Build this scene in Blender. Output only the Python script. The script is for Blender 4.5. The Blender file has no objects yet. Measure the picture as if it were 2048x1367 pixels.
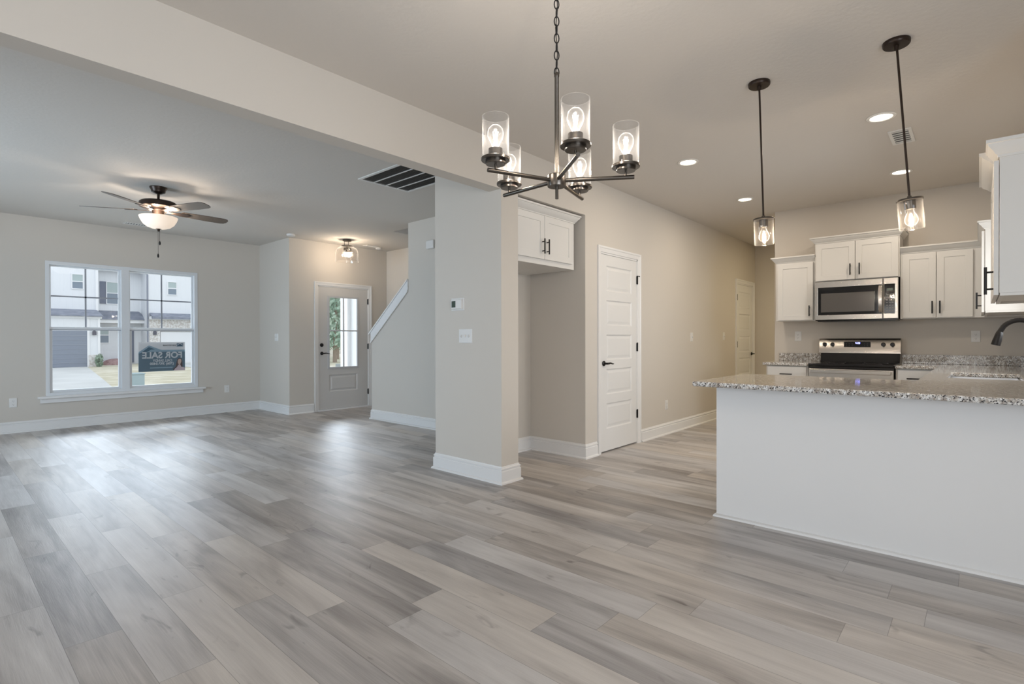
import bpy, bmesh, math, random
from mathutils import Vector, Matrix
random.seed(7)
sc = bpy.context.scene
COL = sc.collection
PI = math.pi

# ------------------------------------------------------------------ camera
H = 1.165            # eye height
CZ = 2.743           # ceiling height
cam_d = bpy.data.cameras.new('camera'); cam = bpy.data.objects.new('camera', cam_d); COL.objects.link(cam)
yaw, pitch, roll = .728121464, -5.3682e-3, -1.73137e-3
fw = Vector((math.cos(yaw)*math.cos(pitch), math.sin(yaw)*math.cos(pitch), math.sin(pitch)))
rt = Vector((math.sin(yaw), -math.cos(yaw), 0)); up = rt.cross(fw)
c_, s_ = math.cos(roll), math.sin(roll)
R_ = rt*c_ + up*s_; U_ = up*c_ - rt*s_
M = Matrix((R_, U_, -fw)).transposed().to_4x4(); M.translation = Vector((0, 0, H))
cam.matrix_world = M
cam_d.sensor_width = 36; cam_d.lens = 1049.49/2048*36; cam_d.clip_start = .05; cam_d.clip_end = 400
sc.camera = cam

# ------------------------------------------------------------------ view
vs = sc.view_settings
sc.display_settings.display_device = 'sRGB'
vs.view_transform = 'Standard'; vs.look = 'None'; vs.gamma = 1; vs.exposure = 0; vs.use_curve_mapping = False

# ------------------------------------------------------------------ sky
w = bpy.data.worlds.new('overcast_sky'); sc.world = w; w.use_nodes = True
bg = w.node_tree.nodes['Background']; bg.inputs[0].default_value = (.90, .95, 1, 1); bg.inputs[1].default_value = 1.5

DAY = (.80, .89, 1.0)
WARM = (1.0, .80, .58)
WARM2 = (1.0, .84, .66)
def lamp(name, kind, loc, power, color, size=.1, rot=(0, 0, 0), size_y=None, parent=None, shape=None, spread=None):
    d = bpy.data.lights.new(name, kind); d.energy = power; d.color = color
    if kind == 'AREA':
        d.shape = shape or ('RECTANGLE' if size_y else 'SQUARE'); d.size = size
        if size_y: d.size_y = size_y
        if spread: d.spread = spread
    else:
        d.shadow_soft_size = size
    o = bpy.data.objects.new(name, d); COL.objects.link(o); o.location = loc; o.rotation_euler = rot
    if parent: o.parent = parent
    return o
# daylight pouring in through the openings that lie behind the camera (patio door, rear windows, sink window)
P_PATIO, P_REAR, P_LIV, P_SINK, P_FRONT, P_DOOR = 100, 13, 70, 80, 720, 560
lamp('daylight_patio_door', 'AREA', (-.3, -2.22, 1.1), P_PATIO, DAY, 2.2, (PI/2, 0, 0), 2.0)
lamp('daylight_rear_window', 'AREA', (-2.72, .9, 1.45), P_REAR, (1.0, .93, .86), 2.0, (PI/2, 0, -PI/2), 1.3)
lamp('daylight_side_window', 'AREA', (-2.72, 6.2, 1.35), P_LIV, (.60, .80, 1.0), 2.4, (PI/2, 0, -PI/2), 1.5, spread=2.1)
lamp('daylight_sink_window', 'AREA', (4.9, -1.5, 1.9), P_SINK, (.95, .98, 1.0), 1.8, (PI/2-.12, 0, 0), 1.4)

# area lights added out of view, for floor glare through front window and door glass
def aim(loc, to):
    return (Vector(to)-Vector(loc)).to_track_quat('-Z', 'Y').to_euler()
lamp('front_window_glare_fill', 'AREA', (2.5, 15.0, 4.7), P_FRONT, (.78, .89, 1.0), 5.0, aim((2.5, 15.0, 4.7), (1.95, 8.0, .9)), 2.4)
lamp('front_door_glare_fill', 'AREA', (7.9, 14.2, 4.3), P_DOOR, (.82, .91, 1.0), 2.0, aim((7.9, 14.2, 4.3), (4.6, 8.0, 1.0)), 1.8)
lamp('upstairs_fill', 'AREA', (5.05, 4.4, 5.15), 14, (.75, .86, 1.0), .8, (0, 0, 0), 1.0)  # unseen lamp added in the closed stairwell to lift its dark opening
lamp('hall_ceiling_glow', 'AREA', (8.3, 1.3, CZ-.01), 20, (1.0, .84, .55), .15, (0, 0, 0), None, None, 'DISK')

# ------------------------------------------------------------------ materials
def mat(name, color=(.8, .8, .8), rough=.5, metal=0, spec=.5, coat=0, emit=None, estr=0, trans=0):
    m = bpy.data.materials.new(name); m.use_nodes = True
    b = m.node_tree.nodes['Principled BSDF']
    b.inputs['Base Color'].default_value = (*color, 1); b.inputs['Roughness'].default_value = rough
    b.inputs['Metallic'].default_value = metal; b.inputs['Specular IOR Level'].default_value = spec
    b.inputs['Coat Weight'].default_value = coat
    if emit: b.inputs['Emission Color'].default_value = (*emit, 1); b.inputs['Emission Strength'].default_value = estr
    return m
def nodes(m): return m.node_tree.nodes, m.node_tree.links, m.node_tree.nodes['Principled BSDF']
def N(nt, t, **k):
    n = nt.nodes.new(t)
    for a, v in k.items():
        if a.startswith('i_'):
            key = a[2:]; key = int(key) if key.isdigit() else key
            n.inputs[key].default_value = v
        else: setattr(n, a, v)
    return n
def math_n(nt, op, a, b=None, clamp=False):
    n = nt.nodes.new('ShaderNodeMath'); n.operation = op; n.use_clamp = clamp
    for i, v in enumerate((a, b)):
        if v is None: continue
        if isinstance(v, (int, float)): n.inputs[i].default_value = v
        else: nt.links.new(v, n.inputs[i])
    return n.outputs[0]
def ramp(nt, fac, stops):
    r = nt.nodes.new('ShaderNodeValToRGB'); nt.links.new(fac, r.inputs[0])
    el = r.color_ramp.elements
    while len(el) < len(stops): el.new(.5)
    for e, (p, c) in zip(el, stops): e.position = p; e.color = (*c, 1)
    return r.outputs[0]
def bumpy(m, scale, strength, dist=.002, detail=3):
    nt = m.node_tree; ns, ln, b = nodes(m)
    tc = N(nt, 'ShaderNodeTexCoord'); no = N(nt, 'ShaderNodeTexNoise'); no.inputs['Scale'].default_value = scale; no.inputs['Detail'].default_value = detail
    ln.new(tc.outputs['Object'], no.inputs['Vector'])
    bu = N(nt, 'ShaderNodeBump'); bu.inputs['Strength'].default_value = strength; bu.inputs['Distance'].default_value = dist
    ln.new(no.outputs[0], bu.inputs['Height']); ln.new(bu.outputs[0], b.inputs['Normal'])
    return m
PAINT = bumpy(mat('greige_wall_paint', (.62, .577, .52), .62, spec=.3), 220, .08)
CEIL = bumpy(mat('matte_ceiling_paint', (.67, .632, .585), .85, spec=.2), 35, .35, .004, 6)
TRIM = mat('white_trim_paint', (.78, .772, .76), .35)
CAB = mat('white_cabinet_paint', (.70, .685, .655), .38)
DOORP = mat('white_door_paint', (.745, .737, .72), .38)
PLAST = mat('white_plastic', (.74, .73, .71), .35)
SLOT = mat('outlet_slot_shadowless_grey', (.25, .24, .22), .5)
BLACK = mat('black_hardware', (.010, .009, .009), .34, spec=.3)
BRONZE = mat('dark_bronze_metal', (.035, .022, .016), .34, metal=.6)
GUN = mat('brushed_black_nickel', (.13, .115, .10), .30, metal=1)
VINYL = mat('white_vinyl_frame', (.72, .74, .76), .35)
MUNT = mat('grey_window_grid', (.32, .34, .38), .4)
STEEL = mat('brushed_stainless_steel', (.60, .565, .52), .24, metal=1)
def steel_nodes():
    nt = STEEL.node_tree; ns, ln, b = nodes(STEEL)
    tc = N(nt, 'ShaderNodeTexCoord'); mp = N(nt, 'ShaderNodeMapping'); mp.inputs['Scale'].default_value = (40, 4, 900)
    no = N(nt, 'ShaderNodeTexNoise'); no.inputs['Scale'].default_value = 1
    ln.new(tc.outputs['Object'], mp.inputs[0]); ln.new(mp.outputs[0], no.inputs['Vector'])
    bu = N(nt, 'ShaderNodeBump'); bu.inputs['Strength'].default_value = .08; bu.inputs['Distance'].default_value = .001
    ln.new(no.outputs[0], bu.inputs['Height']); ln.new(bu.outputs[0], b.inputs['Normal'])
steel_nodes()
SINKM = mat('satin_stainless_sink', (.65, .66, .68), .28, metal=1)
BGLASS = mat('black_ceramic_glass', (.006, .006, .007), .06, spec=.6)
BENAM = mat('black_enamel', (.010, .009, .009), .15)
MWGLASS = mat('smoked_oven_glass', (.035, .033, .032), .10, spec=.7)
MWMESH = mat('oven_window_screen', (.10, .092, .085), .18)
LCD = mat('grey_green_lcd', (.10, .13, .11), .25)
LCDK = mat('dim_display', (.16, .19, .19), .3)
BLUE = mat('blue_led_digits', (.1, .1, .5), .5, emit=(.28, .30, 1), estr=6)
FILTER = mat('dark_grey_filter', (.12, .12, .115), .9)
KNOBM = mat('black_knob', (.012, .012, .012), .22)
FROST = mat('frosted_glass_bowl', (.9, .82, .72), .35, emit=(1, .78, .60), estr=.55)
CANL = mat('recessed_lens', (.9, .9, .85), .5, emit=(1, .88, .70), estr=7)
FIL = mat('glowing_filament', (1, .8, .5), .5, emit=(1, .80, .55), estr=60)
BRASSY = mat('socket_nickel', (.33, .30, .26), .35, metal=.8)

def glassy(name, tint=(1, 1, 1), refl=1.0, rough=.02, base=.04, haze=0.0, edge=.3):
    """thin clear glass: see-through, with a fresnel sheen"""
    m = bpy.data.materials.new(name); m.use_nodes = True; nt = m.node_tree; nt.nodes.clear()
    out = N(nt, 'ShaderNodeOutputMaterial'); t = N(nt, 'ShaderNodeBsdfTransparent'); t.inputs[0].default_value = (*tint, 1)
    g = N(nt, 'ShaderNodeBsdfGlossy'); g.inputs['Roughness'].default_value = rough
    lw = N(nt, 'ShaderNodeLayerWeight'); lw.inputs['Blend'].default_value = .5
    p = math_n(nt, 'POWER', lw.outputs['Facing'], 3.0); q = math_n(nt, 'MULTIPLY', p, refl*.8); r = math_n(nt, 'ADD', q, base, True)
    mx = N(nt, 'ShaderNodeMixShader'); nt.links.new(r, mx.inputs[0]); nt.links.new(t.outputs[0], mx.inputs[1]); nt.links.new(g.outputs[0], mx.inputs[2])
    last = mx.outputs[0]
    if haze:
        # white diffuse mixed in where seen edge-on, painting the bright rim of the glass
        haze = math_n(nt, 'ADD', math_n(nt, 'MULTIPLY', math_n(nt, 'POWER', lw.outputs['Facing'], 5.0), edge), haze)
        d = N(nt, 'ShaderNodeBsdfDiffuse'); d.inputs[0].default_value = (.9, .9, .9, 1)
        m2 = N(nt, 'ShaderNodeMixShader'); nt.links.new(haze, m2.inputs[0])
        nt.links.new(last, m2.inputs[1]); nt.links.new(d.outputs[0], m2.inputs[2]); last = m2.outputs[0]
    nt.links.new(last, out.inputs[0]); return m
PANE = glassy('window_glass', (.97, .985, 1), .5, .01, .035)
SHADE = glassy('clear_shade_glass', (.985, .985, .985), 1.1, .03, .03, .012, .28)
SEED = glassy('seeded_shade_glass', (.975, .965, .955), 1.1, .05, .035, .006, .22)
BULB = glassy('clear_bulb_glass', (.99, .985, .98), .9, .03, .015, .004, .22)

def floor_material():
    m = mat('grey_oak_vinyl_planks', (.4, .38, .36), .38); nt = m.node_tree; ns, ln, b = nodes(m)
    tc = N(nt, 'ShaderNodeTexCoord'); sp = N(nt, 'ShaderNodeSeparateXYZ'); ln.new(tc.outputs['Object'], sp.inputs[0])
    X, Y = sp.outputs[0], sp.outputs[1]
    xw = math_n(nt, 'DIVIDE', math_n(nt, 'SUBTRACT', X, .167), .18)
    col = math_n(nt, 'FLOOR', xw); fx = math_n(nt, 'FRACT', xw)
    wn = N(nt, 'ShaderNodeTexWhiteNoise', noise_dimensions='1D'); ln.new(col, wn.inputs['W'])
    yl = math_n(nt, 'DIVIDE', math_n(nt, 'ADD', Y, math_n(nt, 'MULTIPLY', wn.outputs[0], 7.3)), 1.22)
    row = math_n(nt, 'FLOOR', yl); fy = math_n(nt, 'FRACT', yl)
    cb = N(nt, 'ShaderNodeCombineXYZ'); ln.new(col, cb.inputs[0]); ln.new(row, cb.inputs[1])
    w2 = N(nt, 'ShaderNodeTexWhiteNoise', noise_dimensions='3D'); ln.new(cb.outputs[0], w2.inputs['Vector'])
    rnd = w2.outputs[0]; rcol = w2.outputs[1]
    # per plank shifted coordinates
    off = N(nt, 'ShaderNodeVectorMath', operation='SCALE'); ln.new(rcol, off.inputs[0]); off.inputs['Scale'].default_value = 37
    ad = N(nt, 'ShaderNodeVectorMath', operation='ADD'); ln.new(tc.outputs['Object'], ad.inputs[0]); ln.new(off.outputs[0], ad.inputs[1])
    def noise(sx, sy, detail, dist=0.0, rough=.55):
        mp = N(nt, 'ShaderNodeMapping'); mp.inputs['Scale'].default_value = (sx, sy, 1)
        ln.new(ad.outputs[0], mp.inputs[0])
        no = N(nt, 'ShaderNodeTexNoise'); no.inputs['Scale'].default_value = 1; no.inputs['Detail'].default_value = detail
        no.inputs['Distortion'].default_value = dist; no.inputs['Roughness'].default_value = rough
        ln.new(mp.outputs[0], no.inputs['Vector']); return no.outputs[0]
    big = noise(7, 1.0, 3, .6); streak = noise(34, 1.2, 4, .4); fine = noise(260, 5, 3, .3)
    knot = noise(11, 4.2, 2, 1.2)
    v = math_n(nt, 'ADD', math_n(nt, 'MULTIPLY', math_n(nt, 'SUBTRACT', rnd, .5), .30), .53)
    v = math_n(nt, 'ADD', v, math_n(nt, 'MULTIPLY', math_n(nt, 'SUBTRACT', big, .5), .95))
    v = math_n(nt, 'ADD', v, math_n(nt, 'MULTIPLY', math_n(nt, 'SUBTRACT', streak, .5), .26))
    v = math_n(nt, 'ADD', v, math_n(nt, 'MULTIPLY', math_n(nt, 'SUBTRACT', fine, .5), .24))
    kn = N(nt, 'ShaderNodeMapRange'); kn.inputs[1].default_value = .66; kn.inputs[2].default_value = .80; ln.new(knot, kn.inputs[0])
    v = math_n(nt, 'SUBTRACT', v, math_n(nt, 'MULTIPLY', kn.outputs[0], .28))
    colr = ramp(nt, v, [(.08, (.16, .145, .138)), (.36, (.33, .310, .300)), (.58, (.50, .477, .462)), (.88, (.66, .637, .615))])
    # tint variation warm / cool
    hs = N(nt, 'ShaderNodeMix', data_type='RGBA', blend_type='MULTIPLY'); hs.inputs[0].default_value = 1
    rr = math_n(nt, 'FRACT', math_n(nt, 'MULTIPLY', rnd, 7.77))
    tint = ramp(nt, rr, [(0, (1.0, .955, .90)), (1, (.97, .975, .99))])
    ln.new(colr, hs.inputs[6]); ln.new(tint, hs.inputs[7])
    # seams
    ex = math_n(nt, 'MINIMUM', fx, math_n(nt, 'SUBTRACT', 1, fx)); ey = math_n(nt, 'MINIMUM', fy, math_n(nt, 'SUBTRACT', 1, fy))
    sx = math_n(nt, 'LESS_THAN', ex, .006); sy = math_n(nt, 'LESS_THAN', ey, .0009); se = math_n(nt, 'MAXIMUM', sx, sy)
    mx = N(nt, 'ShaderNodeMix', data_type='RGBA'); ln.new(math_n(nt, 'MULTIPLY', se, .55), mx.inputs[0]); ln.new(hs.outputs[2], mx.inputs[6]); mx.inputs[7].default_value = (.10, .09, .08, 1)
    ln.new(mx.outputs[2], b.inputs['Base Color'])
    # embossed wood grain, semi-gloss wear layer
    hb = math_n(nt, 'ADD', math_n(nt, 'MULTIPLY', noise(90, 6, 4, 1.5), .7), math_n(nt, 'MULTIPLY', se, -1.2))
    bu = N(nt, 'ShaderNodeBump'); bu.inputs['Strength'].default_value = .32; bu.inputs['Distance'].default_value = .0022; ln.new(hb, bu.inputs['Height'])
    ln.new(bu.outputs[0], b.inputs['Normal'])
    b.inputs['Roughness'].default_value = .41; b.inputs['Specular IOR Level'].default_value = .62
    return m
FLOORM = floor_material()

def granite():
    m = mat('speckled_granite', (.6, .58, .55), .07, spec=.6); nt = m.node_tree; ns, ln, b = nodes(m)
    tc = N(nt, 'ShaderNodeTexCoord')
    def vor(s, feat='F1'):
        v = N(nt, 'ShaderNodeTexVoronoi', feature=feat); v.inputs['Scale'].default_value = s; ln.new(tc.outputs['Object'], v.inputs['Vector']); return v
    def noi(s, d=4):
        v = N(nt, 'ShaderNodeTexNoise'); v.inputs['Scale'].default_value = s; v.inputs['Detail'].default_value = d; ln.new(tc.outputs['Object'], v.inputs['Vector']); return v.outputs[0]
    a = noi(48, 5); base = ramp(nt, a, [(.36, (.34, .29, .245)), (.48, (.56, .525, .48)), (.60, (.78, .775, .76))])
    n2 = noi(150, 2); dk = N(nt, 'ShaderNodeMapRange'); dk.inputs[1].default_value = .555; dk.inputs[2].default_value = .60; ln.new(n2, dk.inputs[0])
    n3 = noi(95, 2); gk = N(nt, 'ShaderNodeMapRange'); gk.inputs[1].default_value = .55; gk.inputs[2].default_value = .60; ln.new(n3, gk.inputs[0])
    m1 = N(nt, 'ShaderNodeMix', data_type='RGBA'); ln.new(math_n(nt, 'MULTIPLY', gk.outputs[0], .65), m1.inputs[0]); ln.new(base, m1.inputs[6]); m1.inputs[7].default_value = (.30, .285, .27, 1)
    m2 = N(nt, 'ShaderNodeMix', data_type='RGBA'); ln.new(dk.outputs[0], m2.inputs[0]); ln.new(m1.outputs[2], m2.inputs[6]); m2.inputs[7].default_value = (.035, .032, .035, 1)
    ln.new(m2.outputs[2], b.inputs['Base Color'])
    return m
GRAN = granite()

# ------------------------------------------------------------------ mesh helpers
class MB:
    def __init__(s): s.v = []; s.f = []
    def poly(s, pts, faces):
        o = len(s.v); s.v += [tuple(p) for p in pts]; s.f += [[i+o for i in f] for f in faces]; return s
    def box(s, x0, x1, y0, y1, z0, z1, F=None):
        p = [(x, y, z) for z in (z0, z1) for y in (y0, y1) for x in (x0, x1)]
        if F: p = [F(*q) for q in p]
        return s.poly(p, [(0, 2, 3, 1), (4, 5, 7, 6), (0, 1, 5, 4), (2, 6, 7, 3), (0, 4, 6, 2), (1, 3, 7, 5)])
    def lathe(s, prof, c=(0, 0, 0), n=32, axis='z', F=None, caps=True):
        """prof: (radius, height) pairs"""
        pts = []
        for r, h in prof:
            for i in range(n):
                a = 2*PI*i/n; u, v = r*math.cos(a), r*math.sin(a)
                p = {'z': (u, v, h), 'x': (h, u, v), 'y': (u, h, v)}[axis]
                p = (p[0]+c[0], p[1]+c[1], p[2]+c[2]); pts.append(F(*p) if F else p)
        fs = [(k*n+i, k*n+(i+1) % n, (k+1)*n+(i+1) % n, (k+1)*n+i) for k in range(len(prof)-1) for i in range(n)]
        if caps: fs += [tuple(range(n)), tuple(range((len(prof)-1)*n, len(prof)*n))]
        return s.poly(pts, fs)
    def tube(s, path, r, n=12, F=None, caps=True):
        P = [Vector(F(*p)) if F else Vector(p) for p in path]; pts = []
        rr = r if isinstance(r, (list, tuple)) else [r]*len(P)
        up0 = Vector((0, 0, 1))
        for i, p in enumerate(P):
            d = (P[min(i+1, len(P)-1)]-P[max(i-1, 0)]).normalized()
            if i == 0:
                a = up0 if abs(d.z) < .9 else Vector((1, 0, 0)); u = d.cross(a).normalized()
            else:
                u = (u - d*u.dot(d)).normalized()
            v = d.cross(u)
            for k in range(n):
                t = 2*PI*k/n; pts.append(p+(u*math.cos(t)+v*math.sin(t))*rr[i])
        fs = [(k*n+i, k*n+(i+1) % n, (k+1)*n+(i+1) % n, (k+1)*n+i) for k in range(len(P)-1) for i in range(n)]
        if caps: fs += [tuple(range(n)), tuple(range((len(P)-1)*n, len(P)*n))]
        return s.poly(pts, fs)
    def prism(s, pts2, t0, t1, F):
        """2D outline (a, b) extruded over c in t0..t1, mapped by F(a, b, c)"""
        n = len(pts2); p = [F(a, b, t0) for a, b in pts2]+[F(a, b, t1) for a, b in pts2]
        return s.poly(p, [tuple(range(n)), tuple(range(n, 2*n))]+[(i, (i+1) % n, n+(i+1) % n, n+i) for i in range(n)])
    def rings(s, rects, F, close=True):
        """nested rectangles ((a0, a1, b0, b1, c), ...) lofted, last one filled"""
        p = []
        for a0, a1, b0, b1, c in rects: p += [F(a0, b0, c), F(a1, b0, c), F(a1, b1, c), F(a0, b1, c)]
        fs = [(4*k+i, 4*k+(i+1) % 4, 4*k+4+(i+1) % 4, 4*k+4+i) for k in range(len(rects)-1) for i in range(4)]
        if close: fs.append(tuple(range(4*len(rects)-4, 4*len(rects))))
        return s.poly(p, fs)
    def grid(s, xs, ys, keep, z0, z1, F=None):
        """slab made of grid cells that share vertices (holes where keep(i, j) is False)"""
        idx = {}; pts = []; fs = []
        def vid(i, j, k):
            if (i, j, k) not in idx:
                idx[(i, j, k)] = len(pts); q = (xs[i], ys[j], (z0, z1)[k]); pts.append(F(*q) if F else q)
            return idx[(i, j, k)]
        K = {(i, j) for i in range(len(xs)-1) for j in range(len(ys)-1) if keep(i, j)}
        for i, j in K:
            fs.append((vid(i, j, 0), vid(i, j+1, 0), vid(i+1, j+1, 0), vid(i+1, j, 0)))
            fs.append((vid(i, j, 1), vid(i+1, j, 1), vid(i+1, j+1, 1), vid(i, j+1, 1)))
            for di, dj, a, b in ((-1, 0, (i, j), (i, j+1)), (1, 0, (i+1, j+1), (i+1, j)), (0, -1, (i+1, j), (i, j)), (0, 1, (i, j+1), (i+1, j+1))):
                if (i+di, j+dj) not in K: fs.append((vid(*a, 0), vid(*b, 0), vid(*b, 1), vid(*a, 1)))
        return s.poly(pts, fs)
    def sweep(s, prof, path, z=0, close_ends=True):
        """profile (out, up) swept along a 2D path; out is to the right of travel; corners mitred"""
        P = [Vector(p) for p in path]; n = len(prof); pts = []
        for i, p in enumerate(P):
            d0 = (P[i]-P[i-1]).normalized() if i else None; d1 = (P[i+1]-P[i]).normalized() if i < len(P)-1 else None
            if d0 is None: d0 = d1
            if d1 is None: d1 = d0
            n0 = Vector((d0.y, -d0.x)); n1 = Vector((d1.y, -d1.x)); m = (n0+n1); m = m/max(m.dot(n0), .2) if m.length > 1e-6 else n0
            for o, u in prof: q = p+m*o; pts.append((q.x, q.y, z+u))
        fs = [(k*n+i, k*n+(i+1) % n, (k+1)*n+(i+1) % n, (k+1)*n+i) for k in range(len(P)-1) for i in range(n)]
        fs += [tuple(range(n)), tuple(range((len(P)-1)*n, len(P)*n))]
        return s.poly(pts, fs)

def tag(o, label=None, cat=None, group=None, kind=None):
    if label: o['label'] = label
    if cat: o['category'] = cat
    if group: o['group'] = group
    if kind: o['kind'] = kind
    return o
def obj(name, mb, m, parent=None, bevel=0, smooth=False, seg=2):
    me = bpy.data.meshes.new(name); me.from_pydata(mb.v, [], mb.f); me.update()
    bm = bmesh.new(); bm.from_mesh(me); bmesh.ops.recalc_face_normals(bm, faces=bm.faces); bm.to_mesh(me); bm.free()
    me.materials.append(m)
    o = bpy.data.objects.new(name, me); COL.objects.link(o)
    if parent:
        o.parent = parent
        # vertices are given in world space, so undo the offset of a placed parent chain
        q = parent; off = Vector((0, 0, 0))
        while q: off += q.location; q = q.parent
        if off.length > 1e-9: me.transform(Matrix.Translation(-off))
    if bevel:
        md = o.modifiers.new('bevel', 'BEVEL'); md.width = bevel; md.segments = seg; md.limit_method = 'ANGLE'; md.angle_limit = math.radians(40)
        for p in me.polygons: p.use_smooth = True
        md.harden_normals = True
    elif smooth:
        for p in me.polygons: p.use_smooth = True
        md = o.modifiers.new('edges', 'EDGE_SPLIT'); md.split_angle = math.radians(35)
    return o
def thing(name, label, cat, loc=(0, 0, 0), group=None):
    o = bpy.data.objects.new(name, None); COL.objects.link(o); o.location = loc; o.empty_display_size = .1
    return tag(o, label, cat, group)
def struct(name, mb, m, bevel=0, parent=None, smooth=False):
    o = obj(name, mb, m, parent, bevel, smooth)
    if not parent: o['kind'] = 'structure'
    return o
def copy_tree(o, parent=None):
    c = o.copy(); COL.objects.link(c)
    if parent: c.parent = parent
    for ch in [x for x in bpy.data.objects if x.parent == o and x != c]: copy_tree(ch, c)
    return c
def frame(origin, u, n):
    """local (a along u, b up, c outward along n) -> world"""
    o = Vector(origin); u = Vector(u); n = Vector(n); z = Vector((0, 0, 1))
    return lambda a, b, c: tuple(o+u*a+z*b+n*c)

# ------------------------------------------------------------------ room numbers
YP = 2.865           # kitchen side plane of pantry wall, header and column
XC0, XC1 = 3.085, 3.29
XR = 7.09            # range wall
XS = 4.39            # stair wall
YW = 9.05            # window wall
YD = 7.98            # entry wall
XJ = 3.77
HOPEN = 2.370        # height of header underside
YS = -.36            # sink wall
XB, YB = -2.5, -2.0  # rear wall, dining side wall

# ------------------------------------------------------------------ floor, ceiling, walls
xs = [XB-.2, 9.6]; ys = [YB-.2, YW+.15]
struct('floor', MB().box(XB-.2, 9.6, YB-.2, YW+.0, -.12, 0), FLOORM)
cx = [XB-.2, 4.59, 5.53, 9.6]; cy = [YB-.2, 3.75, 6.43, YW+.2]
struct('ceiling', MB().grid(cx, cy, lambda i, j: not (i == 1 and j == 1), CZ, CZ+.3), CEIL)
# upper stair well seen through the ceiling opening
struct('wall_stairwell_upper', MB().grid([4.47, 4.59, 5.53, 5.65], [3.63, 3.75, 6.43, 6.55], lambda i, j: not (i == 1 and j == 1), CZ+.3, 5.2).box(4.47, 5.65, 3.63, 6.55, 5.2, 5.3), PAINT)

def FX(x):   # wall in a plane of constant x : a = y, b = z, c = offset in x
    return lambda a, b, c: (x+c, a, b)
def FY(y):
    return lambda a, b, c: (a, y+c, b)
def wallg(name, F, a, b, holes, t0, t1, m=PAINT):
    A = sorted(set(list(a)+[h[k] for h in holes for k in (0, 1)])); B = sorted(set(list(b)+[h[k] for h in holes for k in (2, 3)]))
    def keep(i, j):
        ca, cb = (A[i]+A[i+1])/2, (B[j]+B[j+1])/2
        return not any(h[0] < ca < h[1] and h[2] < cb < h[3] for h in holes)
    return struct(name, MB().grid(A, B, keep, t0, t1, F), m)
WIN = (1.055, 2.832, .435, 2.198)
wallg('wall_window', FY(YW), (XB-.2, XJ+.15), (0, CZ), [WIN], 0, .16)
wallg('wall_jog', FX(XJ), (YD, YW), (0, CZ), [], 0, .12)
FD = (4.235, 5.180, 0, 2.045)
wallg('wall_entry', FY(YD), (XJ+.12, 5.56), (0, CZ), [FD], 0, .14)
wallg('wall_stair_far', FX(5.56), (3.68, YD+.14), (0, CZ), [], 0, .12)
# stair wall: full height part, then the sloping half wall
mb = MB(); mb.prism([(3.68, 0), (6.68, 0), (6.68, 1.19), (5.80, 1.885), (5.80, CZ), (3.68, CZ)], 0, .12, FX(XS)); struct('wall_stair', mb, PAINT)
wallg('wall_alcove_back', FY(3.56), (XC0, XS+.12), (0, CZ), [], 0, .12)
wallg('wall_column', FX(XC0), (YP, 3.56), (0, CZ), [], 0, XC1-XC0)
wallg('wall_header', FY(YP), (XB, XC0), (HOPEN, CZ), [], 0, .135)
PD = (4.555, 5.327, 0, 2.042); PD2 = (8.545, 9.325, 0, 2.042)
wallg('wall_pantry', FY(YP), (XC1, 9.56), (0, CZ), [(XC1, 4.285, 0, HOPEN), PD, PD2], 0, .12)
wallg('wall_alcove_side', FX(4.285), (YP+.12, 3.56), (0, CZ), [], 0, .12)
wallg('wall_pantry_back', FY(YP+1.2), (4.4, 9.56), (0, CZ), [], 0, .1)
wallg('wall_range', FX(XR), (YS, 1.915), (0, CZ), [], 0, .12)
wallg('wall_hall_end', FX(9.44), (.4, YP), (0, CZ), [], 0, .12)
wallg('wall_hall_side', FY(.4), (XR+.12, 9.44), (0, CZ), [], -.12, 0)
SW = (4.42, 5.60, 1.14, 2.06)
wallg('wall_sink', FY(YS), (3.35, XR+.12), (0, CZ), [SW], -.14, 0)
wallg('wall_kitchen_return', FX(3.35), (YB, YS-.14), (0, CZ), [], 0, .12)
wallg('wall_dining', FY(YB), (XB, 3.35), (0, CZ), [(-1.45, .85, 0, 2.1)], -.14, 0)
wallg('wall_rear', FX(XB), (YB-.14, YW), (0, CZ), [(-.1, 1.9, .8, 2.1), (5.0, 7.4, .6, 2.1)], -.14, 0)
# peninsula half wall (drywall) with quarter round at its foot
struct('wall_peninsula', MB().box(3.47, 3.585, YS, 1.292, 0, .865), TRIM)
QR = [(0, 0), (.018, 0), (.017, .007), (.012, .014), (0, .019)]
struct('baseboard_peninsula', MB().sweep(QR, [(3.47, YS), (3.47, 1.292), (3.585, 1.292)][::-1]), TRIM, smooth=True)

# ------------------------------------------------------------------ baseboards
BP = [(0, 0), (.030, 0), (.029, .010), (.022, .018), (.016, .020), (.016, .100), (.009, .105), (.009, .111), (.014, .115), (.014, .123), (.006, .130), (.004, .139), (0, .140)]
def base(name, path): return struct(name, MB().sweep(BP, path), TRIM, smooth=True)
base('baseboard_window', [(XJ, YW), (XB, YW)][::-1])
base('baseboard_jog', [(XJ, YW), (XJ, YD), (4.165, YD)])
base('baseboard_entry', [(5.25, YD), (5.56, YD), (5.56, 6.9)])
base('baseboard_stair', [(XS+.12, 6.68), (XS, 6.68), (XS, 3.68), (XC0, 3.68), (XC0, YP), (XC1, YP), (XC1, 3.56), (4.285, 3.56), (4.285, YP), (4.487, YP)][::1])
base('baseboard_pantry', [(5.395, YP), (8.475, YP)])
base('baseboard_hall', [(9.395, YP), (9.44, YP), (9.44, .4)])
base('baseboard_range_end', [(XR, 1.915), (XR+.12, 1.915), (XR+.12, .4)][::1][::-1])
base('baseboard_dining', [(.9, YB), (3.35, YB), (3.35, YS)][::-1])

# fix winding of profile sides: sweep keeps `out` to the right of travel

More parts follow.
